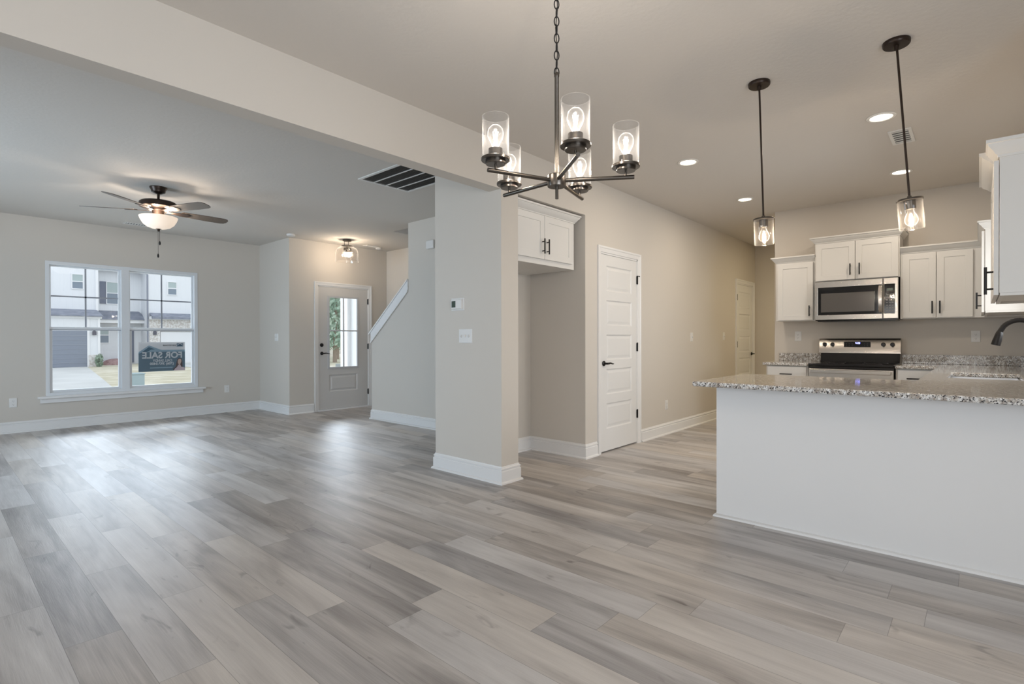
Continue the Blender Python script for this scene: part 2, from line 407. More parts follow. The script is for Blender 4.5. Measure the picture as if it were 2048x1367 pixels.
# ------------------------------------------------------------------ interior doors
def casing_mb(F, a0, a1, b1, wd=.062, t=.018):
    mb = MB()
    P = [(0, 0), (wd, 0), (wd, t), (wd*.72, t), (wd*.62, t*.75), (wd*.2, t*.55), (.004, t*.5), (0, t*.3)]
    # three mitred legs: outline follows the opening
    def leg(p0, p1, q0, q1):
        pts = []
        for k in range(len(P)):
            o, c = P[k]; f = o/wd
            pts.append(F(p0[0]+(q0[0]-p0[0])*f, p0[1]+(q0[1]-p0[1])*f, c)); 
        for k in range(len(P)):
            o, c = P[k]; f = o/wd
            pts.append(F(p1[0]+(q1[0]-p1[0])*f, p1[1]+(q1[1]-p1[1])*f, c))
        n = len(P); mb.poly(pts, [tuple(range(n)), tuple(range(n, 2*n))]+[(i, (i+1) % n, n+(i+1) % n, n+i) for i in range(n)])
    leg((a0, 0), (a0, b1), (a0-wd, 0), (a0-wd, b1+wd)); leg((a0, b1), (a1, b1), (a0-wd, b1+wd), (a1+wd, b1+wd)); leg((a1, b1), (a1, 0), (a1+wd, b1+wd), (a1+wd, 0))
    return mb
def jamb_mb(F, a0, a1, b1, depth, t=.018):
    mb = MB(); mb.box(a0-t*.0, a0+t, 0, b1, -depth, .001, F); mb.box(a1-t, a1, 0, b1, -depth, .001, F); mb.box(a0, a1, b1-t, b1, -depth, .001, F); return mb
def lever(F, a, b, side, parent):
    mb = MB(); mb.lathe([(.0, 0), (.027, 0), (.027, .006), (.022, .010), (.011, .013), (.010, .045), (.0, .046)], (0, 0, 0), 28, 'z', lambda x, y, z: F(a+x, b+y, z), caps=False)
    h = obj('door_handle', mb, BLACK, parent, smooth=True)
    path = [(a, b, .043), (a+side*.02, b+.001, .050), (a+side*.05, b+.004, .050), (a+side*.08, b-.002, .049), (a+side*.10, b-.007, .048), (a+side*.115, b-.004, .048)]
    obj('lever', MB().tube(path, [.010, .010, .0085, .007, .0055, .004], 12, F), BLACK, h, smooth=True)
    return h
def hinge(F, a, b, parent, pin=False):
    mb = MB(); mb.box(a-.012, a+.012, b-.045, b+.045, -.002, .003, F); mb.tube([(a, b-.046, .006), (a, b+.050, .006)], .007, 10, F)
    if pin: mb.tube([(a-.014, b+.046, .012), (a+.03, b+.046, .012)], .005, 8, F); mb.lathe([(0, 0), (.006, 0), (.006, .008), (0, .008)], (0, 0, 0), 10, 'z', lambda x, y, z: F(a+.034+x, b+.046+y, z+.008), False)
    obj('hinge', mb, BLACK, parent)
def panel_door(name, F, a0, a1, hside, label=None):
    root = struct(name, casing_mb(F, a0-.006, a1+.006, 2.048), TRIM, bevel=0)
    obj('door_jamb', jamb_mb(F, a0-.012, a1+.012, 2.05, .12), TRIM, root)
    w = a1-a0; g = .003; x0, x1 = a0+g+.004, a1-g-.004; z0, z1 = .014, 2.030
    st = .108; rails = [z0+.215]; 
    ph = .262; gap = .092
    ops = []; b = .240
    for k in range(5): ops.append((b, b+.262)); b += .262+.0925
    A = [x0, x0+st, x1-st, x1]; B = [z0]+[q for o in ops for q in o]+[z1]
    mb = MB(); mb.grid(A, B, lambda i, j: not (i == 1 and j % 2 == 1), -.036, -.004, F)
    for o in ops:
        p0, p1, q0, q1 = A[1], A[2], o[0], o[1]
        mb.rings([(p0, p1, q0, q1, -.004), (p0+.012, p1-.012, q0+.012, q1-.012, -.013), (p0+.022, p1-.022, q0+.022, q1-.022, -.013), (p0+.045, p1-.045, q0+.045, q1-.045, -.008)], F)
    leaf = obj('door_panel', mb, DOORP, root)
    hx = a0+.055 if hside < 0 else a1-.055
    lever(F, hx, .915, -hside, leaf)
    ha = a1+.001 if hside < 0 else a0-.001
    for k, z in enumerate((.33, 1.075, 1.82)): hinge(lambda a, b, c: F(a, b, c), ha, z, root, k == 2 and hside < 0)
    # latch plate on the edge
    obj('latch_plate', MB().box((a0-.004 if hside < 0 else a1-.004), (a0+.004 if hside < 0 else a1+.004), .90, .95, -.002, .001, F), BRASSY, root)
    return root
FP = lambda a, b, c: (a, YP-c, b)
panel_door('door_1', FP, 4.565, 5.317, -1)
panel_door('door_2', FP, 8.555, 9.315, 1)

# ------------------------------------------------------------------ front door
FE = lambda a, b, c: (a, YD-c, b)
d3 = struct('door_3', casing_mb(FE, 4.240, 5.176, 2.040), TRIM)
obj('door_jamb', jamb_mb(FE, 4.235, 5.180, 2.045, .14), TRIM, d3)
obj('threshold', MB().box(4.235, 5.180, 0, .022, -.14, .02, FE), TRIM, d3)
G0, G1, GB0, GB1 = 4.432, 4.966, .700, 1.868
A = [4.252, G0, G1, 5.164]; B = [.026, .300, .590, GB0, GB1, 2.026]
mb = MB(); mb.grid(A, B, lambda i, j: not (i == 1 and j in (1, 3)), -.045, -.004, FE)
mb.rings([(G0+.005, G1-.005, .305, .585, -.004), (G0+.02, G1-.02, .320, .570, -.014), (G0+.035, G1-.035, .335, .555, -.014), (G0+.055, G1-.055, .355, .535, -.006)], FE)
mb.rings([(G0, G1, .300, .590, -.004), (G0+.005, G1-.005, .305, .585, -.004)], FE, False)
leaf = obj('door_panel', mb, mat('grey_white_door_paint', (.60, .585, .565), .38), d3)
mb = MB()
A = [G0-.018, G0+.012, (G0+G1)/2-.011, (G0+G1)/2+.011, G1-.012, G1+.018]; B = [GB0-.018, GB0+.012, 1.300, 1.322, GB1-.012, GB1+.018]
mb.grid(A, B, lambda i, j: not (i in (1, 3) and j in (1, 3)), -.012, .006, FE)
obj('glazing_frame', mb, mat('grey_glazing_bead', (.52, .52, .53), .4), leaf, bevel=.002)
obj('glass_pane', MB().box(G0, G1, GB0, GB1, -.026, -.022, FE), PANE, leaf)
lever(FE, 4.306, .940, 1, leaf)
obj('deadbolt', MB().lathe([(0, 0), (.031, 0), (.031, .006), (.024, .012), (.015, .018), (0, .018)], (0, 0, 0), 28, 'z', lambda x, y, z: FE(4.306+x, 1.075+y, z-.004), False), BLACK, leaf, smooth=True)
for k, z in enumerate((.26, 1.045, 1.82)): hinge(FE, 5.170, z, d3, False)

# ------------------------------------------------------------------ front window
FW = lambda a, b, c: (a, YW-c, b)
w0, w1, b0, b1 = WIN
wn = MB()
XM0, XM1 = 1.862, 1.958       # mullion between the two units
# outer vinyl frame with stepped inside
wn.grid([w0, w0+.040, XM0, XM1, w1-.048, w1], [b0, b0+.040, b1-.045, b1], lambda i, j: not (i in (1, 3) and j == 1), -.10, .006, FW)
win = struct('window_1', wn, VINYL, bevel=.003)
for (u0, u1) in ((w0+.040, XM0), (XM1, w1-.048)):
    zm = 1.320
    # upper sash further out, lower sash nearer the room
    s1 = obj('upper_sash', MB().grid([u0, u0+.022, u1-.022, u1], [zm-.018, zm+.020, b1-.045-.020, b1-.045], lambda i, j: not (i == 1 and j == 1), -.095, -.062, FW), VINYL, win, bevel=.002)
    um = (u0+u1)/2
    zh = (zm+b1-.05)/2+.012
    obj('window_grid', MB().box(um-.0095, um+.0095, zm, b1-.06, -.083, -.075, FW).box(u0+.02, u1-.02, zh-.0095, zh+.0095, -.083, -.075, FW), MUNT, s1)
    obj('glass_pane', MB().box(u0+.01, u1-.01, zm, b1-.055, -.080, -.078, FW), PANE, s1)
    s2 = obj('lower_sash', MB().grid([u0, u0+.030, u1-.030, u1], [b0+.040, b0+.072, zm-.022, zm+.014], lambda i, j: not (i == 1 and j == 1), -.055, -.020, FW), VINYL, win, bevel=.002)
    obj('glass_pane', MB().box(u0+.02, u1-.02, b0+.06, zm-.01, -.040, -.038, FW), PANE, s2)
    obj('sash_rail', MB().box(u0, u1, zm-.026, zm-.016, -.057, -.016, FW), MUNT, s2)
sill = MB().box(.975, 2.925, .405, .435, -.01, .062, FW).box(1.0, 2.9, .345, .405, 0, .022, FW)
struct('trim_window_sill', sill, TRIM, bevel=.004)

# ------------------------------------------------------------------ stair half-wall cap and skirt
def FS(a, b, c): return (XS-c, a, b)
e0, e1 = (6.70, 1.247), (5.765, 1.985)
dz = (e1[1]-e0[1]); dy = (e0[0]-e1[0]); L = math.hypot(dz, dy); nx, nz = dz/L, dy/L   # normal of the slope
mb = MB()
mb.prism([(6.735, 1.225), (5.80, 1.962), (5.80, 1.985), (6.735, 1.250)], -.145, .028, FS)
cap = struct('trim_stair_cap', mb, TRIM, bevel=.004)
mb = MB().prism([(6.69, 1.110), (5.80, 1.812), (5.80, 1.965), (6.69, 1.262)], 0, .014, FS)
mb.prism([(6.69, 1.105), (5.80, 1.807), (5.80, 1.835), (6.69, 1.133)], .014, .024, FS)
obj('skirt_board', mb, TRIM, cap, bevel=.003)
st = MB()
for k in range(9): st.box(XS+.12, 5.56, 6.62-.26*(k+1), 6.62-.26*k, 0, .19*(k+1))
struct('stairs', st, mat('beige_stair_carpet', (.42, .38, .33), .95))

# ------------------------------------------------------------------ cabinets
def bar_pull(F, a, b, length, vertical, parent):
    mb = MB(); h = length/2; s = length*.31
    if vertical:
        mb.tube([(a, b-h, .050), (a, b+h, .050)], .0062, 12, F)
        for k in (-s, s): mb.tube([(a, b+k, .018), (a, b+k, .050)], .0048, 10, F)
    else:
        mb.tube([(a-h, b, .050), (a+h, b, .050)], .0062, 12, F)
        for k in (-s, s): mb.tube([(a+k, b, .018), (a+k, b, .050)], .0048, 10, F)
    return obj('handle', mb, BLACK, parent, smooth=True)
def shaker(F, a0, a1, b0, b1, parent, name='cabinet_door', rail=.058, flat=False):
    mb = MB(); A = [a0, a0+rail, a1-rail, a1]; B = [b0, b0+rail, b1-rail, b1]
    if flat or (b1-b0) < .2:
        mb.box(a0, a1, b0, b1, .002, .020, F)
    else:
        mb.grid(A, B, lambda i, j: not (i == 1 and j == 1), .002, .021, F)
        mb.box(A[1]-.003, A[2]+.003, B[1]-.003, B[2]+.003, .004, .0162, F)
    return obj(name, mb, CAB, parent, bevel=.0016)
CROWN = [(0, 0), (.006, 0), (.007, .008), (.014, .012), (.021, .024), (.034, .038), (.037, .046), (.043, .048), (.043, .060), (0, .060)]
def body(F, w, h, d, root, b0=0, name='carcass'):
    return obj(name, MB().box(0, w, b0, b0+h, -d, 0, F), CAB, root, bevel=.0015)

# over-fridge cabinet in the alcove
r = thing('alcove_cabinet', 'white two-door cabinet spanning the top of the empty fridge alcove', 'cabinet', (3.29, 2.95, 1.836))
F = lambda a, b, c: (3.292+a, 2.950-c, 1.836+b)
body(F, .922, .464, .60, r)
for k, (a0, a1, hx) in enumerate(((.004, .436, .405), (.441, .872, .470))):
    dd = shaker(F, a0, a1, .048, .440, r); bar_pull(F, hx, .160, .135, True, dd)
obj('crown_moulding', MB().sweep([(o*1.25, u*1.25) for o, u in CROWN], [(3.292, 2.950), (4.214, 2.950), (4.214, 3.20)], 2.283), CAB, r, smooth=True)

# range-wall uppers: F maps a -> -Y, outward -> -X
def FR(y_left, z, x): return lambda a, b, c: (x-c, y_left-a, z+b)
def upper(name, label, y0, y1, z0, z1, x, doors, crown_path, crown_z, crown_s=1.0):
    r = thing(name, label, 'cabinet', (x, y0, z0), 'white wall cabinets over the range counter')
    F = FR(y0, z0, x); body(F, y0-y1, z1-z0, XR-x-.002, r)
    for a0, a1, b0, b1, hx, hb in doors:
        dd = shaker(F, a0, a1, b0, b1, r)
        if hx is not None: bar_pull(F, hx, hb, .125, True, dd)
    obj('crown_moulding', MB().sweep([(o*crown_s, u*crown_s) for o, u in CROWN], crown_path, crown_z), CAB, r, smooth=True)
    return r
upper('wall_cabinet', 'single-door white wall cabinet at the hall end, left of the microwave', 1.818, 1.402, 1.372, 2.066, 6.78,
      [(.022, .395, .008, .668, .362, .110)], [(XR, 1.818), (6.78, 1.818), (6.78, 1.402)], 2.058, 1.1)
upper('wall_cabinet', 'raised two-door white wall cabinet directly above the microwave', 1.400, .622, 1.806, 2.245, 6.75,
      [(.012, .386, .006, .422, .345, .112), (.391, .766, .006, .422, .430, .112)], [(XR, 1.400), (6.75, 1.400), (6.75, .622), (XR, .622)], 2.237, 1.1)
upper('wall_cabinet', 'two-door white wall cabinet between the microwave and the kitchen corner', .620, -.36, 1.368, 2.052, 6.78,
      [(.018, .290, .008, .664, .262, .110), (.296, .570, .008, .664, .322, .110)], [(6.78, .620), (6.78, -.030)], 2.044, 1.1)
# sink-wall uppers: F maps a -> +X, outward -> +Y
def sinkup(label, x0, x1, zt, handles, path, yf=-.05, crown_s=1.1):
    r = thing('wall_cabinet', label, 'cabinet', (x0, yf, 1.372), 'white wall cabinets beside the sink window')
    F = lambda a, b, c: (x0+a, yf+c, 1.372+b)
    obj('carcass', MB().box(0, x1-x0, .014, zt-1.372, yf*0-(yf-YS)+.002, 0, F).grid([0, .018, x1-x0-.018, x1-x0], [-(yf-YS)+.002, -.02, -.002], lambda i, j: i != 1 or j == 1, 0, .014, lambda p, q, s: F(p, s, q)), CAB, r, bevel=.0015)
    for a0, a1, hx, hb in handles:
        dd = shaker(F, a0, a1, .004, zt-1.372-.02, r)
        if hx is not None: bar_pull(F, hx, hb, .135, True, dd)
    mb = MB()
    for (so, su, pth) in path: mb.sweep([(o*so, u*su) for o, u in CROWN], pth, zt-.008)
    obj('crown_moulding', mb, CAB, r, smooth=True)
    return r
sinkup('white wall cabinet nearest the camera, cut by the right edge of the picture', 3.485, 4.330, 2.052, [(.004, .420, .030, .078), (.424, .840, None, 0)],
       [(1.75, 1.35, [(4.330, YS), (4.330, -.070), (3.66, -.070)]), (1.15, 1.35, [(3.665, -.070), (3.485, -.070), (3.485, YS)])], -.070)
sinkup('white wall cabinet in the far kitchen corner beyond the sink window', 5.700, 6.778, 2.052, [(.004, .500, .030, .100), (.504, 1.00, None, 0)],
       [(1.1, 1.1, [(6.78, -.030), (5.700, -.030), (5.700, YS)])], -.030)

# base cabinets
def basecab(label, y0, y1):
    r = thing('base_cabinet', label, 'cabinet', (6.48, y0, 0), 'white base cabinets either side of the range')
    F = FR(y0, 0, 6.48); w = y0-y1
    obj('carcass', MB().box(0, w, .10, .863, -(XR-6.48)+.004, 0, F).box(.0, w, 0, .10, -(XR-6.48)+.004, -.07, F), CAB, r, bevel=.0015)
    dr = shaker(F, .018, w-.018, .700, .850, r, 'drawer', flat=True); bar_pull(F, w/2, .770, .125, False, dr)
    dd = shaker(F, .018, w-.018, .112, .690, r); bar_pull(F, w-.05, .60, .125, True, dd)
    return r
basecab('white base cabinet with one drawer left of the range', 1.840, 1.408)
basecab('white base cabinet with one drawer right of the range', .628, .32)
r = thing('sink_cabinet', 'white sink base run under the granite on the window wall', 'cabinet', (4.42, .28, 0))
mb = MB().grid([4.18, 4.60, 5.47, 7.08], [YS+.002, -.24, .20, .28], lambda i, j: not (i == 1 and j == 1), .10, .863).box(4.18, 7.08, YS+.002, .21, 0, .10)
obj('carcass', mb, CAB, r)
F = lambda a, b, c: (4.42+a, .28+c, b)
for k in range(4):
    dd = shaker(F, .02+.49*k, .49+.49*k, .115, .845, r); bar_pull(F, .06+.49*k if k % 2 else .45+.49*k, .74, .125, True, dd)
r = thing('peninsula_cabinet', 'white base cabinets on the kitchen side of the peninsula', 'cabinet', (4.15, YS, 0))
F = lambda a, b, c: (4.155+c, .30+a, b)
obj('carcass', MB().box(3.59, 4.155, YS+.002, 1.285, .10, .863).box(3.59, 4.08, YS+.002, 1.285, 0, .10), CAB, r)
for k in range(2):
    dd = shaker(F, .02+.49*k, .49+.49*k, .115, .845, r); bar_pull(F, .06+.49*k if k % 2 else .45+.49*k, .74, .125, True, dd)

# ------------------------------------------------------------------ countertops
CT0, CT1 = .865, .896
gx = [3.243, 4.225, 4.65, 5.425, 6.44, XR]; gy = [YS, -.215, .165, .305, .632, 1.362]
def keep(i, j):
    xm, ym = (gx[i]+gx[i+1])/2, (gy[j]+gy[j+1])/2
    if i == 2 and j == 1: return False
    return xm < 4.225 or (xm < 6.44 and ym < .305) or (xm > 6.44 and ym < .632)
ct = obj('countertop', MB().grid(gx, gy, keep, CT0, CT1), GRAN, None, bevel=.008, seg=3)
tag(ct, 'long speckled granite countertop of the peninsula, running round past the sink', 'countertop')
ct = obj('countertop', MB().box(6.44, XR, 1.402, 1.872, CT0, CT1), GRAN, None, bevel=.006, seg=3)
tag(ct, 'short speckled granite countertop left of the range', 'countertop')
tag(obj('backsplash', MB().box(XR-.022, XR, 1.404, 1.858, CT1, .992), GRAN, None, bevel=.003), 'short granite backsplash strip left of the range', 'backsplash')
tag(obj('backsplash', MB().box(XR-.022, XR, YS+.022, .63, CT1, .992).box(3.36, XR, YS, YS+.022, CT1, .992), GRAN, None, bevel=.003), 'long granite backsplash strip right of the range, along to the corner', 'backsplash')

# sink
r = thing('kitchen_sink', 'undermounted stainless steel sink bowl in the granite counter', 'sink', (5.04, -.02, .66))
mb = MB(); sx0, sx1, sy0, sy1 = 4.652, 5.423, -.213, .163
Fz = lambda a, b, c: (a, b, c)
mb.rings([(sx0-.02, sx1+.02, sy0-.02, sy1+.02, .8645), (sx0+.003, sx1-.003, sy0+.003, sy1-.003, .8645), (sx0+.012, sx1-.012, sy0+.012, sy1-.012, .70), (sx0+.035, sx1-.035, sy0+.035, sy1-.035, .672)], Fz)
obj('bowl', mb, SINKM, r)
obj('drain', MB().lathe([(0, 0), (.045, 0), (.045, .004), (.03, .006), (.0, .002)], (5.04, -.06, .673), 24, caps=False), SINKM, r, smooth=True)
# faucet
r = thing('kitchen_faucet', 'matte black gooseneck faucet with pull-down spray head over the sink', 'faucet', (5.0, -.305, CT1))
obj('base', MB().lathe([(0, 0), (.027, 0), (.027, .01), (.021, .02), (.0195, .12), (.014, .13), (0, .13)], (5.0, -.305, CT1), 28, caps=False), BLACK, r, smooth=True)
FYc, FZc, FR_ = -.205, 1.190, .100
path = [(5.0, -.305, CT1+.12), (5.0, -.305, 1.10)]+[(5.0, FYc-FR_*math.cos(t), FZc+FR_*math.sin(t)) for t in [PI*k/16 for k in range(0, 14)]]
path += [(5.0, -.102, 1.206)]
obj('spout', MB().tube(path, .0165, 18), BLACK, r, smooth=True)
obj('spray_head', MB().tube([(5.0, -.106, 1.212), (5.0, -.103, 1.205), (5.0, -.099, 1.185), (5.0, -.089, 1.145), (5.0, -.082, 1.117)], [.0165, .0200, .0225, .0255, .0260], 22), BLACK, r, smooth=True)
obj('spray_button', MB().tube([(4.983, -.095, 1.165), (4.981, -.088, 1.140)], .006, 10), BLACK, r, smooth=True)
obj('lever', MB().tube([(5.02, -.305, .975), (5.055, -.305, .985), (5.10, -.300, 1.02)], [.008, .006, .005], 12), BLACK, r, smooth=True)

# ------------------------------------------------------------------ range
r = thing('electric_range', 'freestanding stainless steel electric range with black glass top', 'range', (6.75, 1.02, 0))
ry0, ry1 = 1.397, .637; F = FR(ry0, 0, 6.45); W = ry0-ry1
obj('body', MB().box(.004, W-.004, .02, .872, -.60, 0, F), BENAM, r, bevel=.003)
obj('cooktop', MB().box(0, W, .872, .899, -.55, .030, F), BGLASS, r, bevel=.008, seg=3)
RINGM = mat('grey_burner_print', (.10, .10, .10), .3)
for (a, c, rad) in ((.20, -.14, .105), (.56, -.14, .08), (.20, -.40, .08), (.56, -.40, .105)):
    bz = MB(); n = 40; pts = []
    for q in (rad, rad+.005):
        pts += [F(a+q*math.cos(2*PI*k/n), .8994, c+q*math.sin(2*PI*k/n)) for k in range(n)]
    bz.poly(pts, [(k, (k+1) % n, n+(k+1) % n, n+k) for k in range(n)])
    obj('burner_ring', bz, RINGM, r)
obj('front_band', MB().box(0, W, .848, .870, -.02, .024, F), BENAM, r, bevel=.004)
dr = obj('oven_door', MB().box(.003, W-.003, .200, .845, -.02, .022, F), STEEL, r, bevel=.006)
obj('oven_window', MB().box(.10, W-.10, .32, .66, .018, .0245, F), BGLASS, dr, bevel=.002)
hd = MB().box(.022, W-.022, .797, .833, .048, .062, F)
for a in (.022, W-.047): hd.box(a, a+.025, .800, .830, .018, .050, F)
obj('door_handle', hd, STEEL, dr, bevel=.005)
obj('storage_drawer', MB().box(.003, W-.003, .06, .190, -.02, .020, F), STEEL, r, bevel=.005)
obj('backguard_lower', MB().prism([(-.60, .898), (-.535, .898), (-.545, .935), (-.558, 1.000), (-.60, 1.000)], .006, W-.006, lambda c, b, a: F(a, b, c)), BGLASS, r, bevel=.003)
bgm = MB().prism([(-.615, .998), (-.545, .998), (-.556, 1.145), (-.575, 1.166), (-.615, 1.166)], -.012, W+.004, lambda c, b, a: F(a, b, c))
bk = obj('backguard', bgm, STEEL, r, bevel=.004)
def slant(b): return -.545-(b-.998)*.075
FK = lambda a, b, c: F(a, b, slant(b)+c)
obj('control_display', MB().box(.238, .492, 1.070, 1.131, .0, .0035, FK), BGLASS, bk)
for k, a in enumerate((.045, .124, .608, .690)):
    kn = MB().lathe([(0, 0), (.022, 0), (.022, .004), (.018, .008), (.016, .026), (.0, .028)], (0, 0, 0), 28, 'z', lambda x, y, z, a=a: FK(a+x, 1.100+y, z), False)
    kn.box(-.004, .004, -.018, .018, .026, .034, lambda x, y, z, a=a: FK(a+x, 1.100+y, z))
    obj('knob', kn, KNOBM, bk, smooth=True)
# clock digits (seven segment)
SEG = {'0': 'abcdef', '1': 'bc', '2': 'abged', '4': 'fgbc', '5': 'afgcd', '8': 'abcdefg'}
def seg_digits(txt, a, b, h, Fm):
    mb = MB(); w = h*.55; t = h*.16
    for ch in txt:
        if ch == ':':
            for q in (.3, .7): mb.box(a, a+t, b+h*q-t/2, b+h*q+t/2, .0036, .0044, Fm)
            a += t*2; continue
        R = {'a': (0, w, h-t, h), 'd': (0, w, 0, t), 'g': (0, w, h/2-t/2, h/2+t/2), 'f': (0, t, h/2, h), 'b': (w-t, w, h/2, h), 'e': (0, t, 0, h/2), 'c': (w-t, w, 0, h/2)}
        for s in SEG[ch]:
            p = R[s]; mb.box(a+p[0], a+p[1], b+p[2], b+p[3], .0036, .0044, Fm)
        a += w+t*1.1
    return mb
obj('clock_digits', seg_digits('4:20', .348, 1.104, .019, FK), BLUE, bk)
PRM = mat('faint_grey_print', (.18, .18, .18), .4)
for a in (.262, .290, .318, .435, .462):
    for b in (1.083, 1.105): obj('touch_mark', MB().box(a-.004, a+.004, b-.0015, b+.0015, .0036, .0040, FK), PRM, bk)

# ------------------------------------------------------------------ microwave
r = thing('microwave', 'stainless steel over-range microwave hung below the raised cabinet', 'microwave', (6.7, 1.0, 1.365))
F = FR(1.386, 1.365, 6.70); W = 1.386-.628; Hh = .432
obj('body', MB().box(.0, W, .0, Hh, -.38, 0, F), BENAM, r, bevel=.003)
obj('bottom_grille', MB().box(.02, W-.02, -.012, .002, -.34, -.01, F), BENAM, r, bevel=.004)
fr = MB().grid([0, .030, .618, .626], [.008, .062, .365, Hh], lambda i, j: not (i == 1 and j == 1), 0, .020, F)
dr = obj('microwave_door', fr, STEEL, r, bevel=.006)
obj('door_glass', MB().box(.030, .618, .062, .365, .004, .015, F), BGLASS, dr)
obj('viewing_window', MB().rings([(.058, .555, .092, .300, .0152), (.060, .553, .094, .298, .0156), (.085, .530, .112, .280, .0160)], F), MWMESH, dr)
hp = MB(); pth = [(.606, .075, .030), (.606, .10, .052), (.606, .22, .060), (.606, .32, .052), (.606, .352, .030)]
hp.prism([(.072, .016), (.072, .030), (.10, .050), (.16, .060), (.27, .060), (.33, .050), (.358, .030), (.358, .016), (.345, .016), (.325, .038), (.27, .048), (.16, .048), (.105, .038), (.085, .016)], .592, .624, lambda b, c, a: F(a, b, c))
obj('door_handle', hp, STEEL, dr, bevel=.004)
cp = obj('control_panel', MB().grid([.630, .640, .728, W], [.008, .062, .365, Hh], lambda i, j: not (i == 1 and j == 1), 0, .018, F), STEEL, r, bevel=.006)
obj('keypad', MB().box(.638, .730, .062, .365, .004, .014, F), BGLASS, cp)
obj('lcd', MB().box(.660, .714, .300, .323, .0142, .0150, F), LCD, cp)
kp = MB()
for i in range(3):
    for j in range(7): kp.box(.656+.024*i, .670+.024*i, .085+.028*j, .096+.028*j, .0142, .0146, F)
obj('key_marks', kp, mat('grey_key_print', (.22, .22, .22), .35), cp)

# ------------------------------------------------------------------ electrical plates
def plate(name, label, cat, F, a, b, w=.072, h=.117, kind='outlet', gangs=1, group=None):
    r = obj(name, MB().rings([(a-w/2, a+w/2, b-h/2, b+h/2, 0), (a-w/2, a+w/2, b-h/2, b+h/2, .003), (a-w/2+.004, a+w/2-.004, b-h/2+.004, b+h/2-.004, .006)], F), PLAST, None)
    tag(r, label, cat, group)
    if kind == 'outlet':
        for s in (-.020, .020):
            q = obj('receptacle', MB().lathe([(0, 0), (.0165, 0), (.0165, .002), (0, .002)], (0, 0, 0), 20, 'z', lambda x, y, z: F(a+x, b+s+y*.85, .006+z), False), PLAST, r)
            sl = MB().box(a-.0075, a-.0050, b+s-.002, b+s+.007, .0078, .0084, F).box(a+.0050, a+.0075, b+s-.002, b+s+.006, .0078, .0084, F).box(a-.0025, a+.0025, b+s-.011, b+s-.006, .0078, .0084, F)
            obj('slot', sl, SLOT, q)
    else:
        for g in range(gangs):
            x = a+(g-(gangs-1)/2)*.046
            up_ = 1 if g % 2 else -1
            obj('toggle', MB().prism([(b-.012, .006), (b+.012, .006), (b+.012, .008), (b+.006+up_*.004, .018), (b-.002+up_*.004, .018), (b-.012, .008)], x-.005, x+.005, lambda q, c, p: F(p, q, c)), PLAST, r, bevel=.001)
            obj('screw', MB().lathe([(0, 0), (.003, 0), (.003, .001), (0, .001)], (0, 0, 0), 10, 'z', lambda p, q, z: F(x+p, b+.030+q, .006+z), False), PLAST, r)
    return r
plate('wall_outlet', 'outlet low on the window wall, left of the window near the picture edge', 'outlet', FW, .746, .378)
plate('wall_outlet', 'outlet low on the window wall, right of the window', 'outlet', FW, 3.25, .375)
plate('wall_outlet', 'outlet low on the wall between the two white panel doors', 'outlet', FP, 6.054, .359)
FRW = lambda a, b, c: (XR-c, a, b)
plate('wall_outlet', 'outlet above the short backsplash, left of the range', 'outlet', FRW, 1.653, 1.195)
plate('wall_outlet', 'outlet above the long backsplash, right of the range by the faucet', 'outlet', FRW, .030, 1.185)
plate('light_switch', 'light switch between the pantry door and its nearest neighbour, closer to the pantry door', 'switch', FP, 6.809, 1.19, kind='switch')
plate('light_switch', 'light switch just left of the far hall door', 'switch', FP, 7.979, 1.205, kind='switch')
plate('light_switch', 'light switch on the cool-lit wall corner left of the front door', 'switch', lambda a, b, c: (XJ-c, a, b), 8.42, 1.203, .118, .118, 'switch', 2)
plate('light_switch', 'three-gang light switch on the wide column face below the thermostat', 'switch', lambda a, b, c: (XC0-c, a, b), 3.280, 1.193, .165, .120, 'switch', 3)
# thermostat
FC = lambda a, b, c: (XC0-c, a, b)
t = obj('thermostat', MB().rings([(3.292, 3.455, 1.412, 1.522, 0), (3.292, 3.455, 1.412, 1.522, .006), (3.298, 3.449, 1.418, 1.516, .009), (3.306, 3.441, 1.424, 1.510, .009), (3.308, 3.439, 1.426, 1.508, .026), (3.314, 3.433, 1.432, 1.502, .029)], FC), PLAST, None)
tag(t, 'white thermostat with dark screen on the wide column face', 'thermostat')
obj('screen', MB().box(3.378, 3.426, 1.440, 1.494, .028, .0305, FC), mat('dark_green_lcd', (.05, .075, .06), .25), t)
# doorbell chime
t = obj('doorbell_chime', MB().box(XS-.045, XS, 5.225, 5.375, 2.335, 2.445), PLAST, None, bevel=.014, seg=4)
tag(t, 'white doorbell chime box high on the stair wall beside the column', 'doorbell')

# ------------------------------------------------------------------ ceiling fixtures
def recessed(label, x, y):
    r = thing('recessed_light', label, 'ceiling light', (x, y, CZ), 'recessed lights in the kitchen ceiling')
    obj('trim_ring', MB().lathe([(.066, -.001), (.088, -.001), (.090, -.004), (.086, -.008), (.070, -.009), (.066, -.004)], (x, y, CZ), 40, caps=False), mat_white_ring, r, smooth=True)
    obj('lens', MB().lathe([(0, -.0045), (.067, -.0045), (.067, -.003), (0, -.003)], (x, y, CZ), 40, caps=False), CANL, r)
    d = lamp('recessed_glow', 'AREA', (0, 0, -.012), 6.9, (1, .855, .69), .13, (0, 0, 0), None, r, 'DISK')
    return r
mat_white_ring = mat('white_ring', (.8, .78, .74), .4)
recessed('recessed ceiling light nearest the camera, above the sink side of the kitchen', 4.545, .528)
recessed('recessed ceiling light between the pantry door and the first pendant', 4.548, 1.947)
recessed('recessed ceiling light at the hall end, just behind the left pendant rod', 6.190, 1.986)
recessed('recessed ceiling light seen just behind the right pendant rod, nearest the range wall', 6.164, .56)

